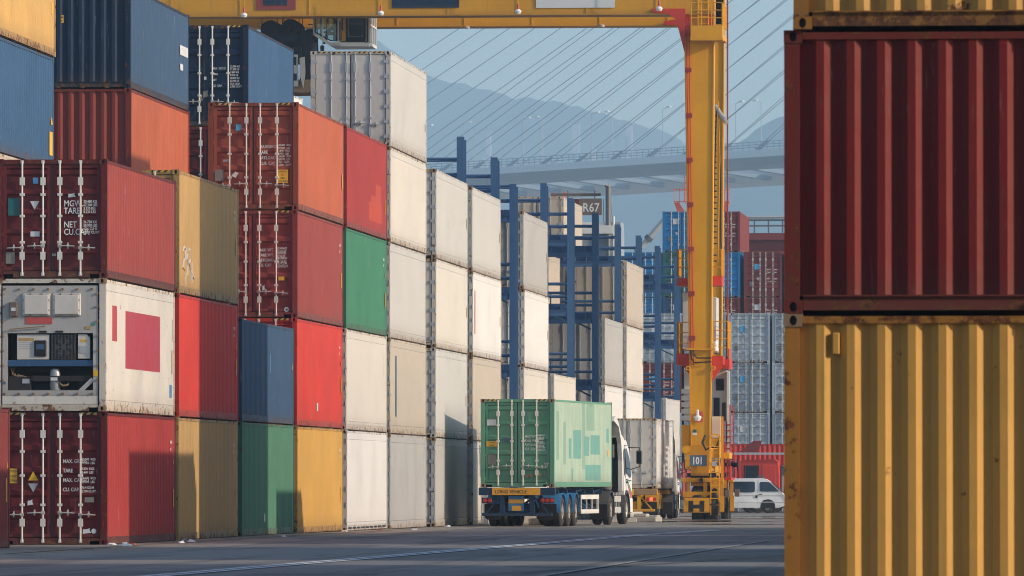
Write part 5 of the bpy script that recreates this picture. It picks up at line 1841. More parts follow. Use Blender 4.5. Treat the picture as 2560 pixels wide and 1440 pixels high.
def mudguard(x0, x1, cy, r=.60, a0=-5, a1=185, t=.02):
    b = MB()
    o = arc(cy, r, a0, a1)
    i = arc(cy, r-t, a0, a1)
    b.prism(o+i[::-1], x0, x1, 'x')
    return b


def lorry(name, label, loc, rz, C, trailer, dark, axles, cabmat, board, beacon=False, stripes_on=True, sideguard=True):
    t = thing(name, label, 'lorry', loc, rz)
    T, Dk = M[trailer], M[dark]
    # skeletal trailer
    b = MB()
    for sx in (-1, 1):
        b.box(sx*.42-.07, sx*.42+.07, .0, 12.1, .92, 1.22)
        b.box(sx*.42-.11, sx*.42+.11, .0, 12.1, 1.2205, 1.245)
    for y in (1.2, 3.0, 4.8, 6.6, 8.4, 10.2, 12.0):
        b.box(-1.16, 1.16, y-.06, y+.06, 1.06, 1.2)
    for y in (5.9, 9.9):
        for sx in (-1, 1):
            b.beam((sx*.45, y, .95), (sx*1.1, y+.3, 1.2), .06, .08)
    for y in range(3, 12):
        b.beam((-.42, y, 1.1), (.42, y+.8, 1.1), .05, .08)
    put('chassis', b, Dk, t)
    put('rear_beam', MB().bbox(-1.27, 1.27, -.10, .12, 1.02, 1.275, .012), Dk, t)
    if board:
        rb = put('sign_board', MB().box(-.82, .78, -.115, -.1005, 1.03, 1.265), M['plate_amber'], t)
        put('marking', text_mesh('LONG VEHICLE', .165, .012, 'LEFT', '-y', .93), M['dark_text'], rb, loc=(-.72, -.118, 1.085))
    else:
        put('sign_board', MB().box(-1.2, .30, -.115, -.1005, 1.03, 1.265), M['sticker_yellow'], t)
        put('sign_board', MB().box(.31, 1.24, -.115, -.1005, 1.03, 1.265), M['rusty'], t)
    b = MB()
    b.bbox(-1.16, 1.16, -.06, .04, .34, .45, .01)
    for x in (-.50, .50):
        b.box(x-.075, x+.075, -.05, .08, .4505, 1.02)
    for sx in (-1, 1):
        b.beam((sx*.55, .0, .98), (sx*1.02, .0, .46), .035, .05)
        b.beam((sx*.5, .06, 1.0), (sx*.5, 1.2, .6), .06, .06)
    b.box(-.42, .42, .03, .06, .46, .62)
    put('rear_bumper', b, Dk, t)
    pn = put('plate_panel', MB().bbox(-.30, .22, .0, .03, .50, 1.0, .008), T, t)
    put('number_plate', MB().box(-.29, .20, -.016, -.002, .76, .885), M['plate_amber'], pn)
    put('number_plate', MB().box(-.18, .13, -.016, -.002, .52, .68), M['plate_amber'], pn)
    for x, mt in ((-1.06, 0), (-.90, 0), (.86, 0), (1.01, 1), (1.15, 0)):
        l_ = put('tail_lamp', MB().lathe([(0, -.05), (.062, -.045), (.068, -.02), (.075, -.02), (.075, .03)], (x, -.05, .85), 'y', 16), M['lens_lit'] if (mt and not board) else M['lens_red'], t)
    put('lamp_bar', MB().box(-1.17, -.80, -.04, .02, .76, .94).box(.77, 1.23, -.04, .02, .76, .94), Dk, t)
    for sx in (-1, 1):
        q = put('mudflap', MB().prism([(sx*.62, .30), (sx*.70, .22), (sx*1.10, .22), (sx*1.2, .30), (sx*1.2, .74), (sx*.62, .74)], .62, .65, 'y'), M['rubber'], t)
        for y in axles:
            wheel(t, sx*1.21, y, side=sx, dual=True)
            put('mudguard', mudguard(*sorted((sx*.64, sx*1.235)), y), T, t)
    put('suspension', MB().box(-.9, .9, axles[0]-.4, axles[-1]+.4, .55, .75).box(-1.1, 1.1, axles[0]-.07, axles[0]+.07, .43, .57).box(-1.1, 1.1, axles[-1]-.07, axles[-1]+.07, .43, .57), Dk, t)
    if sideguard:
        for sx in (-1, 1):
            b = MB()
            x0, x1 = sorted((sx*1.17, sx*1.20))
            b.box(x0, x1, 5.6, 9.3, .88, 1.03)
            b.box(x0, x1, 5.6, 9.3, .40, .54)
            for y in (5.6, 6.75, 7.85, 8.9, 9.22):
                b.box(x0, x1, y, y+.06, .541, .879)
            put('side_guard', b, M['guard_white'], t)
        b = MB()
        for y in (6.2, 7.3, 8.4):
            for sx in (-1, 1):
                b.beam((sx*.45, y, 1.0), (sx*1.16, y+.5, .55), .05, .06)
        put('guard_brace', b, Dk, t)
    for sx in (-1, 1):
        put('landing_leg', MB().box(sx*.62-.06, sx*.62+.06, 9.6, 9.75, .40, 1.05).box(sx*.62-.12, sx*.62+.12, 9.52, 9.83, .36, .4), Dk, t)
    # tractor
    b = MB()
    for sx in (-1, 1):
        b.box(sx*.42-.05, sx*.42+.05, 10.4, 16.3, .72, .98)
    b.lathe([(0, .1), (.5, .1), (.5, .0), (0, .0)], (0, 11.5, 1.0), 'z', 20)
    b.box(-1.1, 1.1, 12.6, 13.4, .5, .95)
    put('tractor_frame', b, M['grey_plastic'], t)
    ya, yf = 11.65, 15.15
    for sx in (-1, 1):
        wheel(t, sx*1.24, ya, .51, side=sx, dual=True)
        wheel(t, sx*1.22, yf, .51, .30, side=sx, rimkey='steel')
        put('mudguard', mudguard(*sorted((sx*.60, sx*1.26)), ya, .66, -20, 200, .03), M['grey_plastic'], t)
        put('mudflap', MB().box(*sorted((sx*.62, sx*1.22)), ya-.78, ya-.75, .18, .70), M['rubber'], t)
        put('mudguard', mudguard(*sorted((sx*.80, sx*1.25)), yf, .64, -10, 190, .05), M['grey_plastic'], t)
        b = MB()
        x0, x1 = sorted((sx*1.18, sx*1.22))
        for z in (.40, .78):
            b.box(x0, x1, 12.5, 13.9, z, z+.20)
        for y in (12.6, 13.2, 13.75):
            b.box(*sorted((sx*1.15, sx*1.175)), y, y+.06, .35, 1.1)
        put('step_rail', b, M['unit_grey'], t)
        put('fuel_tank', MB().bbox(*sorted((sx*.62, sx*1.10)), 12.5, 13.9, .38, .92, .06), M['steel_dark'], t)
    # cab shell: side profile (y, z) extruded with tumblehome
    prof = [(14.60, 1.02), (14.60, 2.74), (14.75, 2.92), (15.55, 2.90), (15.98, 2.55), (16.24, 1.70), (16.28, 1.20), (16.28, .42), (15.85, .42), (15.78, .85), (15.5, 1.16), (14.85, 1.18), (14.62, 1.0)]
    b = MB()
    n = len(prof)
    vs = [(-1.23 if z < 1.9 else -1.23+.09*(z-1.9), y, z) for y, z in prof]+[(1.23 if z < 1.9 else 1.23-.09*(z-1.9), y, z) for y, z in prof]
    b.add(vs, [(i, (i+1) % n, (i+1) % n+n, i+n) for i in range(n)]+[tuple(range(n))[::-1], tuple(range(n, 2*n))])
    cab = put('cab', b, M[cabmat], t)
    put('windscreen', MB().prism([(15.62, 2.83), (15.995, 2.52), (16.22, 1.76), (16.235, 1.76), (16.015, 2.54), (15.64, 2.85)], -1.08, 1.08, 'x'), M['tint_glass'], cab)
    for sx in (-1, 1):
        def X(z): return sx*((1.23 if z < 1.9 else 1.23-.09*(z-1.9))+.004)
        wn = [(15.05, 2.62), (15.50, 2.62), (15.86, 2.30), (16.06, 1.72), (15.95, 1.60), (15.05, 1.78)]
        b = MB()
        b.add([(X(z), y, z) for y, z in wn]+[(X(z)+sx*.004, y, z) for y, z in wn], [tuple(range(6)), tuple(range(6, 12))]+[(i, (i+1) % 6, (i+1) % 6+6, i+6) for i in range(6)])
        put('side_window', b, M['tint_glass'], cab)
        b = MB()
        wv = [(14.70, 1.72), (14.70, 2.55), (14.84, 2.60), (14.90, 1.65)]
        b.add([(X(z), y, z) for y, z in wv], [(0, 1, 2, 3)])
        put('vent_panel', b, M['brown_box'], cab)
        b = MB()
        for (p, q) in (((14.98, 2.72), (14.98, 1.2)), ((14.98, 2.72), (15.62, 2.72)), ((14.98, 1.55), (16.1, 1.5))):
            b.beam((X(p[1]), p[0], p[1]), (X(q[1]), q[0], q[1]), .012, .02)
        put('door_seam', b, M['rubber'], cab)
        put('door_handle', MB().bbox(*sorted((sx*1.236, sx*1.27)), 15.0, 15.2, 1.42, 1.48, .008), M['black'], cab)
        if stripes_on:
            for (q, mt) in (([(15.1, 1.52), (15.35, 1.52), (16.2, 1.12), (16.2, 1.02)], 'sticker_green'), ([(15.3, 1.40), (15.45, 1.36), (16.2, 1.0), (16.2, .9), (15.9, .92)], 'sticker_red')):
                b = MB()
                b.add([(sx*1.235, y, z) for y, z in q], [tuple(range(len(q)))])
                put('sticker', b, M[mt], cab)
        mr = put('mirror', MB().bbox(sx*1.52-.10, sx*1.52+.10, 16.0, 16.14, 2.08, 2.56, .03), M['grey_plastic'], cab)
        put('mirror_arm', MB().tube([(sx*1.15, 15.95, 2.66), (sx*1.52, 16.1, 2.66), (sx*1.54, 16.1, 2.0), (sx*1.22, 16.1, 1.9)], .018, 6), M['black'], mr)
        put('mirror_glass', MB().box(sx*1.52-.08, sx*1.52+.08, 15.99, 15.998, 2.12, 2.52), M['tint_glass'], mr)
        put('head_lamp', MB().bbox(*sorted((sx*.80, sx*1.15)), 16.27, 16.32, .62, .82, .02), M['lamp_glass'], cab)
        put('marker_lamp', MB().bbox(*sorted((sx*1.225, sx*1.25)), 16.0, 16.12, 1.02, 1.1, .01), M['lens_red'], cab)
    put('bumper', MB().bbox(-1.24, 1.24, 16.0, 16.42, .36, .92, .05), M[cabmat], cab)
    put('grille', MB().box(-.8, .8, 16.285, 16.30, 1.0, 1.55), M['black'], cab)
    # air deflector with open back
    for sx in (-1, 1):
        x0, x1 = sorted((sx*1.02, sx*1.17))
        b = MB()
        pr = [(12.75, 3.55), (12.85, 3.70), (13.2, 3.72), (13.6, 3.55), (14.3, 3.10), (14.9, 2.95), (14.72, 2.7), (14.72, 1.15), (14.55, 1.15), (14.50, 2.2), (14.30, 2.80), (13.75, 3.36)]
        b.prism(pr, x0, x1, 'x')
        put('side_fairing', b, M[cabmat], cab)
    put('roof_deflector', MB().prism([(12.80, 3.62), (12.86, 3.71), (13.25, 3.73), (13.7, 3.55), (15.2, 2.96), (15.2, 2.91), (13.66, 3.48), (13.2, 3.67)], -1.019, 1.019, 'x'), M[cabmat], cab)
    put('cab_back', MB().box(-1.0, 1.0, 14.5, 14.59, 1.1, 3.0), M['black'], cab)
    put('air_intake', MB().tube([(.72, 13.75, 1.2), (.72, 13.75, 1.9), (.62, 13.72, 2.3)], [.20, .22, .16], 12).box(.42, .98, 13.6, 13.95, 2.3, 2.75), M['grey_plastic'], t)
    put('exhaust', MB().tube([(-.75, 13.7, .9), (-.75, 13.7, 2.9)], .09, 10), M['steel_dark'], t)
    if beacon:
        put('sun_visor', MB().box(-1.0, 1.0, 16.0, 16.2, 2.5, 2.6), M['black'], cab)
    return t


a1 = 5.3
tl = Vector((-18.1345, 243.0, 0))
T1 = Vector((tl.x-1.2138, tl.y+.1126, gz(244)))
lorry('container_lorry', 'white cabbed lorry with blue trailer carrying the mint green container', T1, -R(a1), None, 'trailer_blue', 'trailer_navy', (1.75, 3.1, 4.45), 'cab_white', True)
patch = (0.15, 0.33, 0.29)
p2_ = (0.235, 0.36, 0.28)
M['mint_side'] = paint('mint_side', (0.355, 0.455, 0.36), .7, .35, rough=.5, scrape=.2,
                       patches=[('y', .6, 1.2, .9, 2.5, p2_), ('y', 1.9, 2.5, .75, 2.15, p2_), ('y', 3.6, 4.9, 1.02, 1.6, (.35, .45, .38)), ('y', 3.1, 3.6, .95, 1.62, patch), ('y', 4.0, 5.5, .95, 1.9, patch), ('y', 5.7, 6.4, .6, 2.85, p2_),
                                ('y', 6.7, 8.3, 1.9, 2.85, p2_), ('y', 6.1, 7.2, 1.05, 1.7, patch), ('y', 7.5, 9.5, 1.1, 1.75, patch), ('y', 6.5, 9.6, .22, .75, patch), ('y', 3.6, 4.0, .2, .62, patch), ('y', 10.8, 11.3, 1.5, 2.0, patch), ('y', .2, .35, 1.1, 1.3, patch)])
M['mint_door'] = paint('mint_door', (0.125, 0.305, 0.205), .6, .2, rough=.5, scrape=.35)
mk_t = weights([('MAX.WT.', '30.480 KG', '67.200 LB'), ('TARE WT.', '3.950 KG', '8.710 LB'), ('PAYLOAD', '26.530 KG', '58.490 LB'), ('CU.  CAP.', '76.3 CU.M', '2.694 CUFT')], x=.24, xn=.64, top=1.62, dz=.135, size=.115, small=.075)
mk_t += [('rect', -.86, 2.12, .30, .20, 'sticker_white'), ('caution', -.85, 1.42, .36, .17, ('CAUTION', '9.6 HIGH')), ('rect', -.85, .90, .26, .34, 'sticker_grey'), ('rect', -.36, 1.55, .20, .12, 'board_blue'),
         ('down', .96, .72, .17, .16, 'sticker_white'), ('down', .96, .725, .12, .11, 'maroon'), ('scrap', .45, .38, .16, .13, 'rusty', 20), ('scrap', .74, .40, .10, .12, 'rusty', 50), ('scrap', .92, .43, .07, .10, 'rusty'), ('scrap', -.18, 1.62, .1, .08, 'rusty'), ('scrap', .33, .36, .1, .14, 'rusty', 80),
         ('disc', -.34, 1.26, .05, .05, 'rusty'), ('disc', -.30, 1.08, .05, .05, 'rusty'), ('side', 11.2, 1.15, .25, .22, 'sticker_yellow')]
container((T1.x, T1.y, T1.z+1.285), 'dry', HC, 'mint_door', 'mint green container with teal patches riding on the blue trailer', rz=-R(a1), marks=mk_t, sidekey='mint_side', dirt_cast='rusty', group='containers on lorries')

T2 = Vector((at(1641, 1100, 305.6).x-HW, 305.6, gz(306)))
lorry('container_lorry', 'lorry with rusty yellow trailer carrying a dirty white reefer', T2, 0, None, 'trailer_yellow', 'trailer_yellow', (2.2, 3.5), 'cab_white', False, True, False, False)
M['silver_streak'] = paint('silver_streak', (0.66, 0.65, 0.62), .45, 1.0, rough=.28, scrape=0, dirtcol=(.12, .105, .09), spec=.6)
container((T2.x, T2.y, T2.z+1.285), 'reefer', HC, 'white1', 'streaky white reefer on the yellow trailer beside the crane leg', sidekey='silver_streak', dirt_cast='rusty', group='containers on lorries', detail=2,
          marks=[('text', .16, 1.30-.09*i, s_, .085, 'dark_text') for i, s_ in enumerate(['MGW  34000 KG', '74960 LB', 'TARE  4480 KG', '9880 LB', 'PAYLOAD 29520', 'KG 65080 LB', 'CU  67.7 CU.M'])]+[('rect', .62, .25, .18, .06, 'sticker_green')])

# ------------------------------------------------------------------ the white van passing behind the crane
VY = 415.0
van = thing('van', 'white minibus van with dark windows and roof horn, beyond the crane', 'van', (-22.75, VY, gz(VY)), 0)
vp = [(0.02, .42), (0.0, 1.0), (.05, 1.45), (.16, 1.86), (.35, 1.93), (3.35, 1.95), (3.62, 1.90), (3.85, 1.76), (4.52, 1.12), (4.66, .98), (4.70, .70), (4.70, .42), (4.30, .30), (.35, .30)]


def van_w(z):
    return .845 if z < 1.0 else .845-.13*((z-1.0)/.95)


b = MB()
n = len(vp)
prof_n = 5
rings = []
for y_s in (-1, 1):
    rings.append([(x, y_s*van_w(z), z) for x, z in vp])
vs = rings[0]+rings[1]
b.add(vs, [(i, (i+1) % n, (i+1) % n+n, i+n) for i in range(n)])
# sides are cut in strips round the windows so that they follow the tumblehome
for y_s in (-1, 1):
    o_ = [(x, y_s*van_w(z), z) for x, z in vp]
    b.add(o_, [tuple(range(n))])
    for (z_, d_) in ((1.03, .012), (.62, .010)):
        b.beam((.02, y_s*(van_w(z_)+.004), z_), (4.66, y_s*(van_w(z_)+.004), z_), .02, .03)
body = put('body', b, M['van_white'], van, loc=(0, .845, 0))


def van_window(name, poly, mat, parent, grow=.004):
    for y_s in (-1,):
        b = MB()
        n = len(poly)
        b.add([(x, y_s*(van_w(z)+grow), z) for x, z in poly]+[(x, y_s*(van_w(z)+grow+.006), z) for x, z in poly], [tuple(range(n)), tuple(range(n, 2*n))]+[(i, (i+1) % n, (i+1) % n+n, i+n) for i in range(n)])
        return put(name, b, M[mat], parent)


def rr(x0, x1, z0, z1, c=.06):
    return [(x0+c, z0), (x1-c, z0), (x1, z0+c), (x1, z1-c), (x1-c, z1), (x0+c, z1), (x0, z1-c), (x0, z0+c)]


w1 = van_window('side_window', rr(.45, 1.42, 1.17, 1.76), 'tint_glass', body)
put('sticker', MB().box(1.02, 1.18, -.812, -.806, 1.3, 1.65), M['sticker_blue'], w1)
van_window('side_window', rr(1.55, 3.0, 1.17, 1.76), 'tint_glass', body)
van_window('window_bar', [(2.26, 1.17), (2.29, 1.17), (2.29, 1.76), (2.26, 1.76)], 'rubber', body, .011)
van_window('cab_window', [(3.28, 1.26), (3.36, 1.22), (4.30, 1.20), (4.32, 1.24), (3.86, 1.68), (3.74, 1.74), (3.32, 1.74), (3.26, 1.68)], 'tint_glass', body)
van_window('door_seam', [(3.13, .45), (3.145, .45), (3.145, 1.86), (3.13, 1.86)], 'hinge_grey', body)
van_window('door_handle', rr(3.2, 3.4, 1.03, 1.08, .01), 'black', body, .012)
van_window('fuel_flap', rr(3.03, 3.15, .84, .99, .01), 'black', body)
van_window('wheel_arch', [(3.30+.0, .30), (3.34, .55), (3.50, .74), (3.76, .78), (4.0, .70), (4.12, .50), (4.14, .30)], 'black', body, .003)
van_window('wheel_arch', [(.52, .30), (.56, .55), (.72, .72), (.96, .76), (1.2, .68), (1.30, .50), (1.34, .30)], 'black', body, .003)
put('windscreen', MB().prism([(3.90, 1.74), (4.50, 1.165), (4.515, 1.18), (3.915, 1.755)], -.70, .70, 'y'), M['tint_glass'], body)
put('roof_horn', MB().lathe([(.02, 0), (.05, .1), (.12, .26), (.125, .27), (.0, .12)], (3.2, -.4, 2.04), 'x', 12).box(3.12, 3.18, -.45, -.35, 1.93, 2.05).box(3.35, 3.40, -.45, -.35, 1.93, 2.02), M['steel_dark'], body)
put('front_bumper', MB().bbox(4.6, 4.78, -.82, .82, .36, .58, .03), M['grey_plastic'], body)
put('head_lamp', MB().bbox(4.62, 4.72, -.80, -.5, .74, .92, .02), M['lamp_glass'], body)
for x in (.95, 3.72):
    for y in (.0, 1.69):
        wv = put('wheel', MB().lathe([(.17, -.01), (.27, .0), (.315, .02), (.33, .05), (.33, .17), (.2, .18)], (0, 0, 0), 'y', 24), M['tyre'], van, loc=(x, y if y == 0 else y-.0, .33), rot=(0, 0, 0 if y == 0 else math.pi))
        put('rim', MB().lathe([(0, -.0), (.07, .0), (.08, .03), (.15, .05), (.19, .0), (.19, .1)], (0, 0, 0), 'y', 20), M['rim'], wv)

# ------------------------------------------------------------------ red prime mover and boxes behind the van
rt = thing('red_tractor', 'red yard tractor cab half hidden behind the white van', 'yard tractor', (-21.4, 419.4, gz(419)), 0)
b = MB()
cp2 = [(.55, .9), (.55, 2.75), (.70, 3.0), (2.55, 3.02), (2.72, 2.9), (2.78, 2.0), (2.8, .9)]
b.prism(cp2, 0, 2.2, 'y')
rc = put('cab', b, M['red'], rt)
put('rear_window', MB().box(.92, 1.62, -.012, .0, 1.95, 2.62), M['tint_glass'], rc)
put('window_frame', MB().tube([(.88, -.02, 1.9), (.88, -.02, 2.66), (1.66, -.02, 2.66), (1.66, -.02, 1.9), (.88, -.02, 1.9)], .035, 6), M['rubber'], rc)
put('door_panel', MB().bbox(1.85, 2.6, -.02, .0, 1.1, 2.7, .01), M['red'], rc)
put('roof_rack', MB().box(-1.6, 6, -.3, -.2, 3.28, 3.40).box(-.45, -.33, -.3, -.2, .6, 3.279), M['hinge_grey'], rt)
put('wind_deflector', MB().prism([(.55, 3.42), (1.35, 4.05), (1.85, 4.08), (1.65, 3.42)], -.1, .05, 'y'), M['maroon'], rt)
put('exhaust', MB().tube([(.2, .3, 1.0), (.22, .3, 2.6)], .09, 10).tube([(2.95, .3, 1.2), (2.95, .3, 2.7)], .10, 10), M['steel_dark'], rt)
put('air_filter', MB().lathe([(0, -.25), (.2, -.25), (.22, 0), (.2, .2), (0, .2)], (.1, .3, 2.85), 'x', 14), M['grey_plastic'], rt)
put('mirror', MB().bbox(3.0, 3.2, .0, .1, 2.1, 2.65, .02), M['grey_plastic'], rt)
put('chassis', MB().box(-3.5, 5, .3, 1.9, .6, .95), M['grey_plastic'], rt)
for x in (-2.6, 1.6):
    w_ = put('wheel', MB().lathe([(.28, -.01), (.45, .0), (.5, .04), (.5, .26), (.3, .28)], (0, 0, 0), 'y', 22), M['tyre'], rt, loc=(x, 0, .5))
    put('rim', MB().lathe([(0, .0), (.1, .0), (.25, .06), (.3, .0), (.3, .1)], (0, 0, 0), 'y', 18), M['rim'], w_)

rz_ = -math.pi/2
container((-22.1+.0, 425.0+HW, gz(425)+1.35), 'dry', SD, 'red', 'bright red container standing lengthwise behind the van', front='blind', rz=rz_, detail=1, group='containers on lorries')
tr_ = thing('flat_trailer', 'low trailer under the bright red lengthwise container', 'trailer', (-22.0, 425.0, gz(425)), 0)
put('chassis', MB().box(0, 12.1, .3, .5, .95, 1.34).box(0, 12.1, 1.9, 2.1, .95, 1.34).box(0, 12, .2, 2.2, 1.2, 1.3), M['red'], tr_)
for x in (1.5, 2.8, 10.2):
    for y in (.1, 2.3):
        put('wheel', MB().lathe([(.0, -.01), (.28, -.01), (.45, .0), (.5, .04), (.5, .26), (.0, .28)], (0, 0, 0), 'y', 22), M['tyre'], tr_, loc=(x, y-.1, .5))

# ------------------------------------------------------------------ R67 machine, harbour cranes and ship beyond
p0 = at(1460, 505, 400)
rt67 = thing('machine_tower', 'grey machinery tower with dark R67 board and tall exhaust pipe', 'yard machine', (-27.6, 400.0, gz(400)))
zt = 16.0
put('tower_wall', MB().bbox(-1.0, 1.35, 0, 3.0, .3, 15.2, .04).box(.8, 1.36, -.3, 2.5, 13.9, 15.7), M['slate'], rt67)
put('tower_panel', MB().box(-.9, .2, -.05, -.001, 4, 9.6).box(-.9, .2, -.05, -.001, 10.0, 13.6), M['unit_grey'], rt67)
put('roof_slab', MB().box(-1.1, .8, -.6, 3.0, 15.5, 15.68).box(-1.15, .95, -.9, -.62, 15.05, 15.495), M['cabinet'], rt67)
bo = put('number_board', MB().box(-.80, .38, -.75, -.70, 16.05, 16.95), M['brown_box'], rt67)
put('marking', text_mesh('R67', .66, .006, 'CENTER', '-y', .86), M['white_text'], bo, loc=(-.20, -.757, 16.24))
put('exhaust_pipe', MB().tube([(.72, -.6, 5.0), (.72, -.6, 14.0), (.72, -.6, 14.8)], .115, 12).tube([(.72, -.6, 14.8), (.72, -.6, 17.55), (.62, -.6, 17.7)], .15, 12), M['steel_dark'], rt67)
put('vent_pipe', MB().tube([(1.0, -.5, 4.0), (1.0, -.5, 16.0)], .07, 8).tube([(-.9, -.3, 13.4), (.0, -.4, 13.2), (.6, -.5, 13.4)], .06, 6), M['sticker_white'], rt67)
put('top_beam', MB().box(-2.4, .3, -.4, -.2, 17.1, 17.24).box(-.05, .0, -.35, -.25, 16.95, 17.4).box(-1.5, -1.45, -.35, -.25, 16.95, 17.4), M['brown_box'], rt67)
put('handrail', MB().tube([(.45, -.4, 15.7), (.45, -.4, 16.9), (.9, -.4, 16.9), (.9, -.4, 16.1)], .025, 5).tube([(.66, -.4, 16.5), (.9, -.4, 16.5)], .02, 5), M['steel'], rt67)
put('red_beam', MB().beam((-.62, -.2, 13.0), (-.15, -.2, 11.4), .2, .42), M['orange_red'], rt67)
put('red_cabin', MB().bbox(-1.5, -.85, -.2, 2, 16.3, 16.95, .03), M['oxide'], rt67)

LT = M['red_lattice']


def lattice(b, p, q, w, n, r):
    p, q = Vector(p), Vector(q)
    d = (q-p).normalized()
    a = d.cross(Vector((0, 1, 0))).normalized()*w/2
    c = Vector((0, 1, 0))*w/2
    cs = [a+c, a-c, -a-c, -a+c]
    for o in cs:
        b.tube([p+o, q+o], r, 5)
    for k in range(n):
        u, v = p.lerp(q, k/n), p.lerp(q, (k+1)/n)
        for i in range(4):
            b.tube([u+cs[i], v+cs[(i+1) % 4]], r*.7, 4)
            b.tube([v+cs[i], v+cs[(i+1) % 4]], r*.7, 4)


def red_crane(x0, x1, ytop, Y, label):
    a, c = at(x0, ytop, Y), at(x1, ytop, Y)
    t = thing('harbour_crane', label, 'harbour crane', ((a.x+c.x)/2, Y, 0), 0, 'red harbour cranes far behind the stacks')
    w, h = (c.x-a.x)/2, a.z
    b = MB()
    lattice(b, (-w*.7, 0, 0), (-w*.7, 0, h-1.6), 1.2, 9, .14)
    lattice(b, (w*.7, 0, 0), (w*.7, 0, h-1.6), 1.2, 9, .14)
    put('tower', b, LT, t)
    hd = MB()
    hd.prism([(-w*.8, h-2.2), (w*.6, h-2.2), (w*.45, h-1.0), (w*.8, h), (w*.5, h), (0, h-.9), (-w*.5, h), (-w*.8, h-.1), (-w*.5, h-1.1)], -.6, .6, 'y')
    put('crane_head', hd, LT, t)
    if 'faint' in label:
        return t
    rl = MB()
    for z in (h+.02, h+.9):
        rl.tube([(-w*.8, -.8, z), (w*.8, -.8, z)], .03, 4)
    for k in range(5):
        x = -w*.8+1.6*w*k/4
        rl.tube([(x, -.8, h-.2), (x, -.8, h+1.0)], .028, 4)
    rl.tube([(-w*.1, 0, h), (-w*.1, 0, h+2)], .035, 4)
    put('handrail', rl, LT, t, kind='stuff')
    return t


red_crane(1680, 1750, 505, 560, 'red lattice crane head above the far blue container, left of the yellow leg')
red_crane(1375, 1420, 482, 560, 'faint red crane head left of R67 over the reefers')
red_crane(1772, 1830, 505, 575, 'red crane arm showing right of the yellow crane leg')
bm = thing('crane_boom', 'grey slanting crane boom between the blue posts and the far blue container', 'crane boom', at(1605, 625, 520))
a, c = at(1560, 668, 520)-bm.location, at(1665, 545, 520)-bm.location
put('boom_tube', MB().tube([a, a.lerp(c, .6), c], [.16, .2, .2], 8), M['hinge_grey'], bm)
put('boom_collar', MB().tube([a.lerp(c, .55), a.lerp(c, .62)], .3, 8).tube([a.lerp(c, .3), a.lerp(c, .33)], .26, 8), M['steel_dark'], bm)
put('boom_mast', MB().tube([a, a+Vector((-1.2, 0, -16))], .5, 8), M['hinge_grey'], bm)
sp_ = thing('ship', 'dark red ship side with grey railing behind the far maroon containers', 'ship', at(1990, 600, 530))
k = 530/F_PX
put('hull', MB().box(-4.0, 12, 0, 6, -17.5, .5).box(-4.0, 12, -.6, -.001, .0, .45).box(-4.0, 12, -.4, -.001, -1.2, -.8), M['maroon'], sp_)
rl = MB()
for z in (.95, 1.35):
    rl.box(-4, 12, -.3, -.2, z, z+.12)
for i in range(17):
    rl.box(-4+i, -3.9+i, -.28, -.22, .45, 1.4)
put('railing', rl, M['steel_dark'], sp_, kind='stuff')
put('pipe_run', MB().tube([(-4, -.4, 1.62), (12, -.4, 1.62)], .12, 6), M['hinge_grey'], sp_)

# ------------------------------------------------------------------ blocks and litter at the foot of the stacks
def block_pile(x, Y, pieces, label):
    t = thing('concrete_block', label, 'concrete block', (x, Y, gz(Y)), random.uniform(-.2, .2), 'concrete blocks along the stacks')
    for (dx, dy, z, w, d, h) in pieces:
        put('slab', MB().bbox(dx-w/2, dx+w/2, dy-d/2, dy+d/2, z, z+h, .02), M['concrete'], t)
    return t


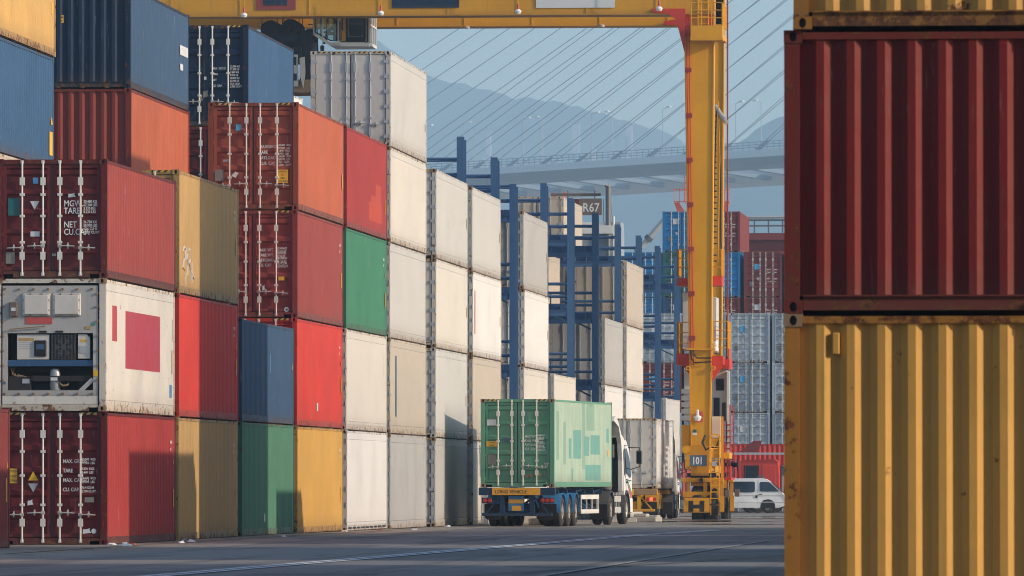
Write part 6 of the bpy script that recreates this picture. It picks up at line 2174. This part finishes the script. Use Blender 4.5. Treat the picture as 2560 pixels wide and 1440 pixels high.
block_pile(-19.55, 258.0, [(0, 0, 0, 1.1, .9, .22), (.05, .1, .222, .62, .6, .30), (.08, .1, .524, .50, .5, .26)], 'stepped pale concrete blocks seen under the green container')
block_pile(-20.9, 263.5, [(0, 0, 0, 1.3, 1.0, .3)], 'single low concrete block under the lorry left side')
block_pile(-18.4, 276.5, [(0, 0, 0, 1.6, 1.2, .16), (.1, 0, .162, .7, .6, .14)], 'double concrete block between the lorry wheels')
block_pile(-17.9, 288.0, [(0, 0, 0, 1.0, 1.0, .18), (-.2, 0, .182, .5, .5, .12)], 'concrete block stack in front of the white cab')
block_pile(-18.3, 296.0, [(0, 0, 0, .8, .6, .22)], 'beige concrete block before the yellow trailer')
LIT = [(-21.2, 157.5, .22, 'white crumpled paper by the maroon container foot', 'paper'), (-20.7, 156.0, .30, 'pale crumpled sheet lying on the kerb strip, nearest', 'paper'), (-20.9, 158.8, .16, 'orange scrap of wrapper under the maroon corner', 'oxide'),
       (-20.6, 166.5, .26, 'white wrapper against the shaded red container', 'paper'), (-20.4, 163.0, .22, 'flat white scrap in front of the red container', 'paper'), (-21.3, 170.5, .2, 'grey rag tucked beside the red container end', 'sticker_grey'),
       (-20.3, 182.5, .18, 'small pale scrap before the mustard container', 'paper'), (-20.9, 203.0, .24, 'round white cup rolling before the yellow container', 'paper'), (-20.5, 209.0, .2, 'red scrap before the yellow container end', 'sticker_red'), (-20.0, 214.0, .2, 'white scrap on the apron before the clean reefer', 'paper'), (-21.0, 236.0, .25, 'white bag by the foot of the grey reefer', 'paper')]
for (x, Y, s_, lab, mt) in LIT:
    s_ *= .55
    r_ = random.Random(int(Y*10))
    b = MB()
    n = 9
    ring = [(s_*math.cos(2*math.pi*k/n)*r_.uniform(.5, 1), .7*s_*math.sin(2*math.pi*k/n)*r_.uniform(.5, 1), r_.uniform(.0, .03)) for k in range(n)]
    ring2 = [(p[0]*.55+r_.uniform(-.03, .03), p[1]*.55, s_*r_.uniform(.2, .55)) for p in ring]
    b.add(ring+ring2+[(0, 0, s_*.45)], [(i, (i+1) % n, n+(i+1) % n, n+i) for i in range(n)]+[(n+i, n+(i+1) % n, 2*n) for i in range(n)])
    put('litter', b, M[mt], None, loc=(x, Y, gz(Y)+.015), label=lab, cat='litter', group='litter along the apron')
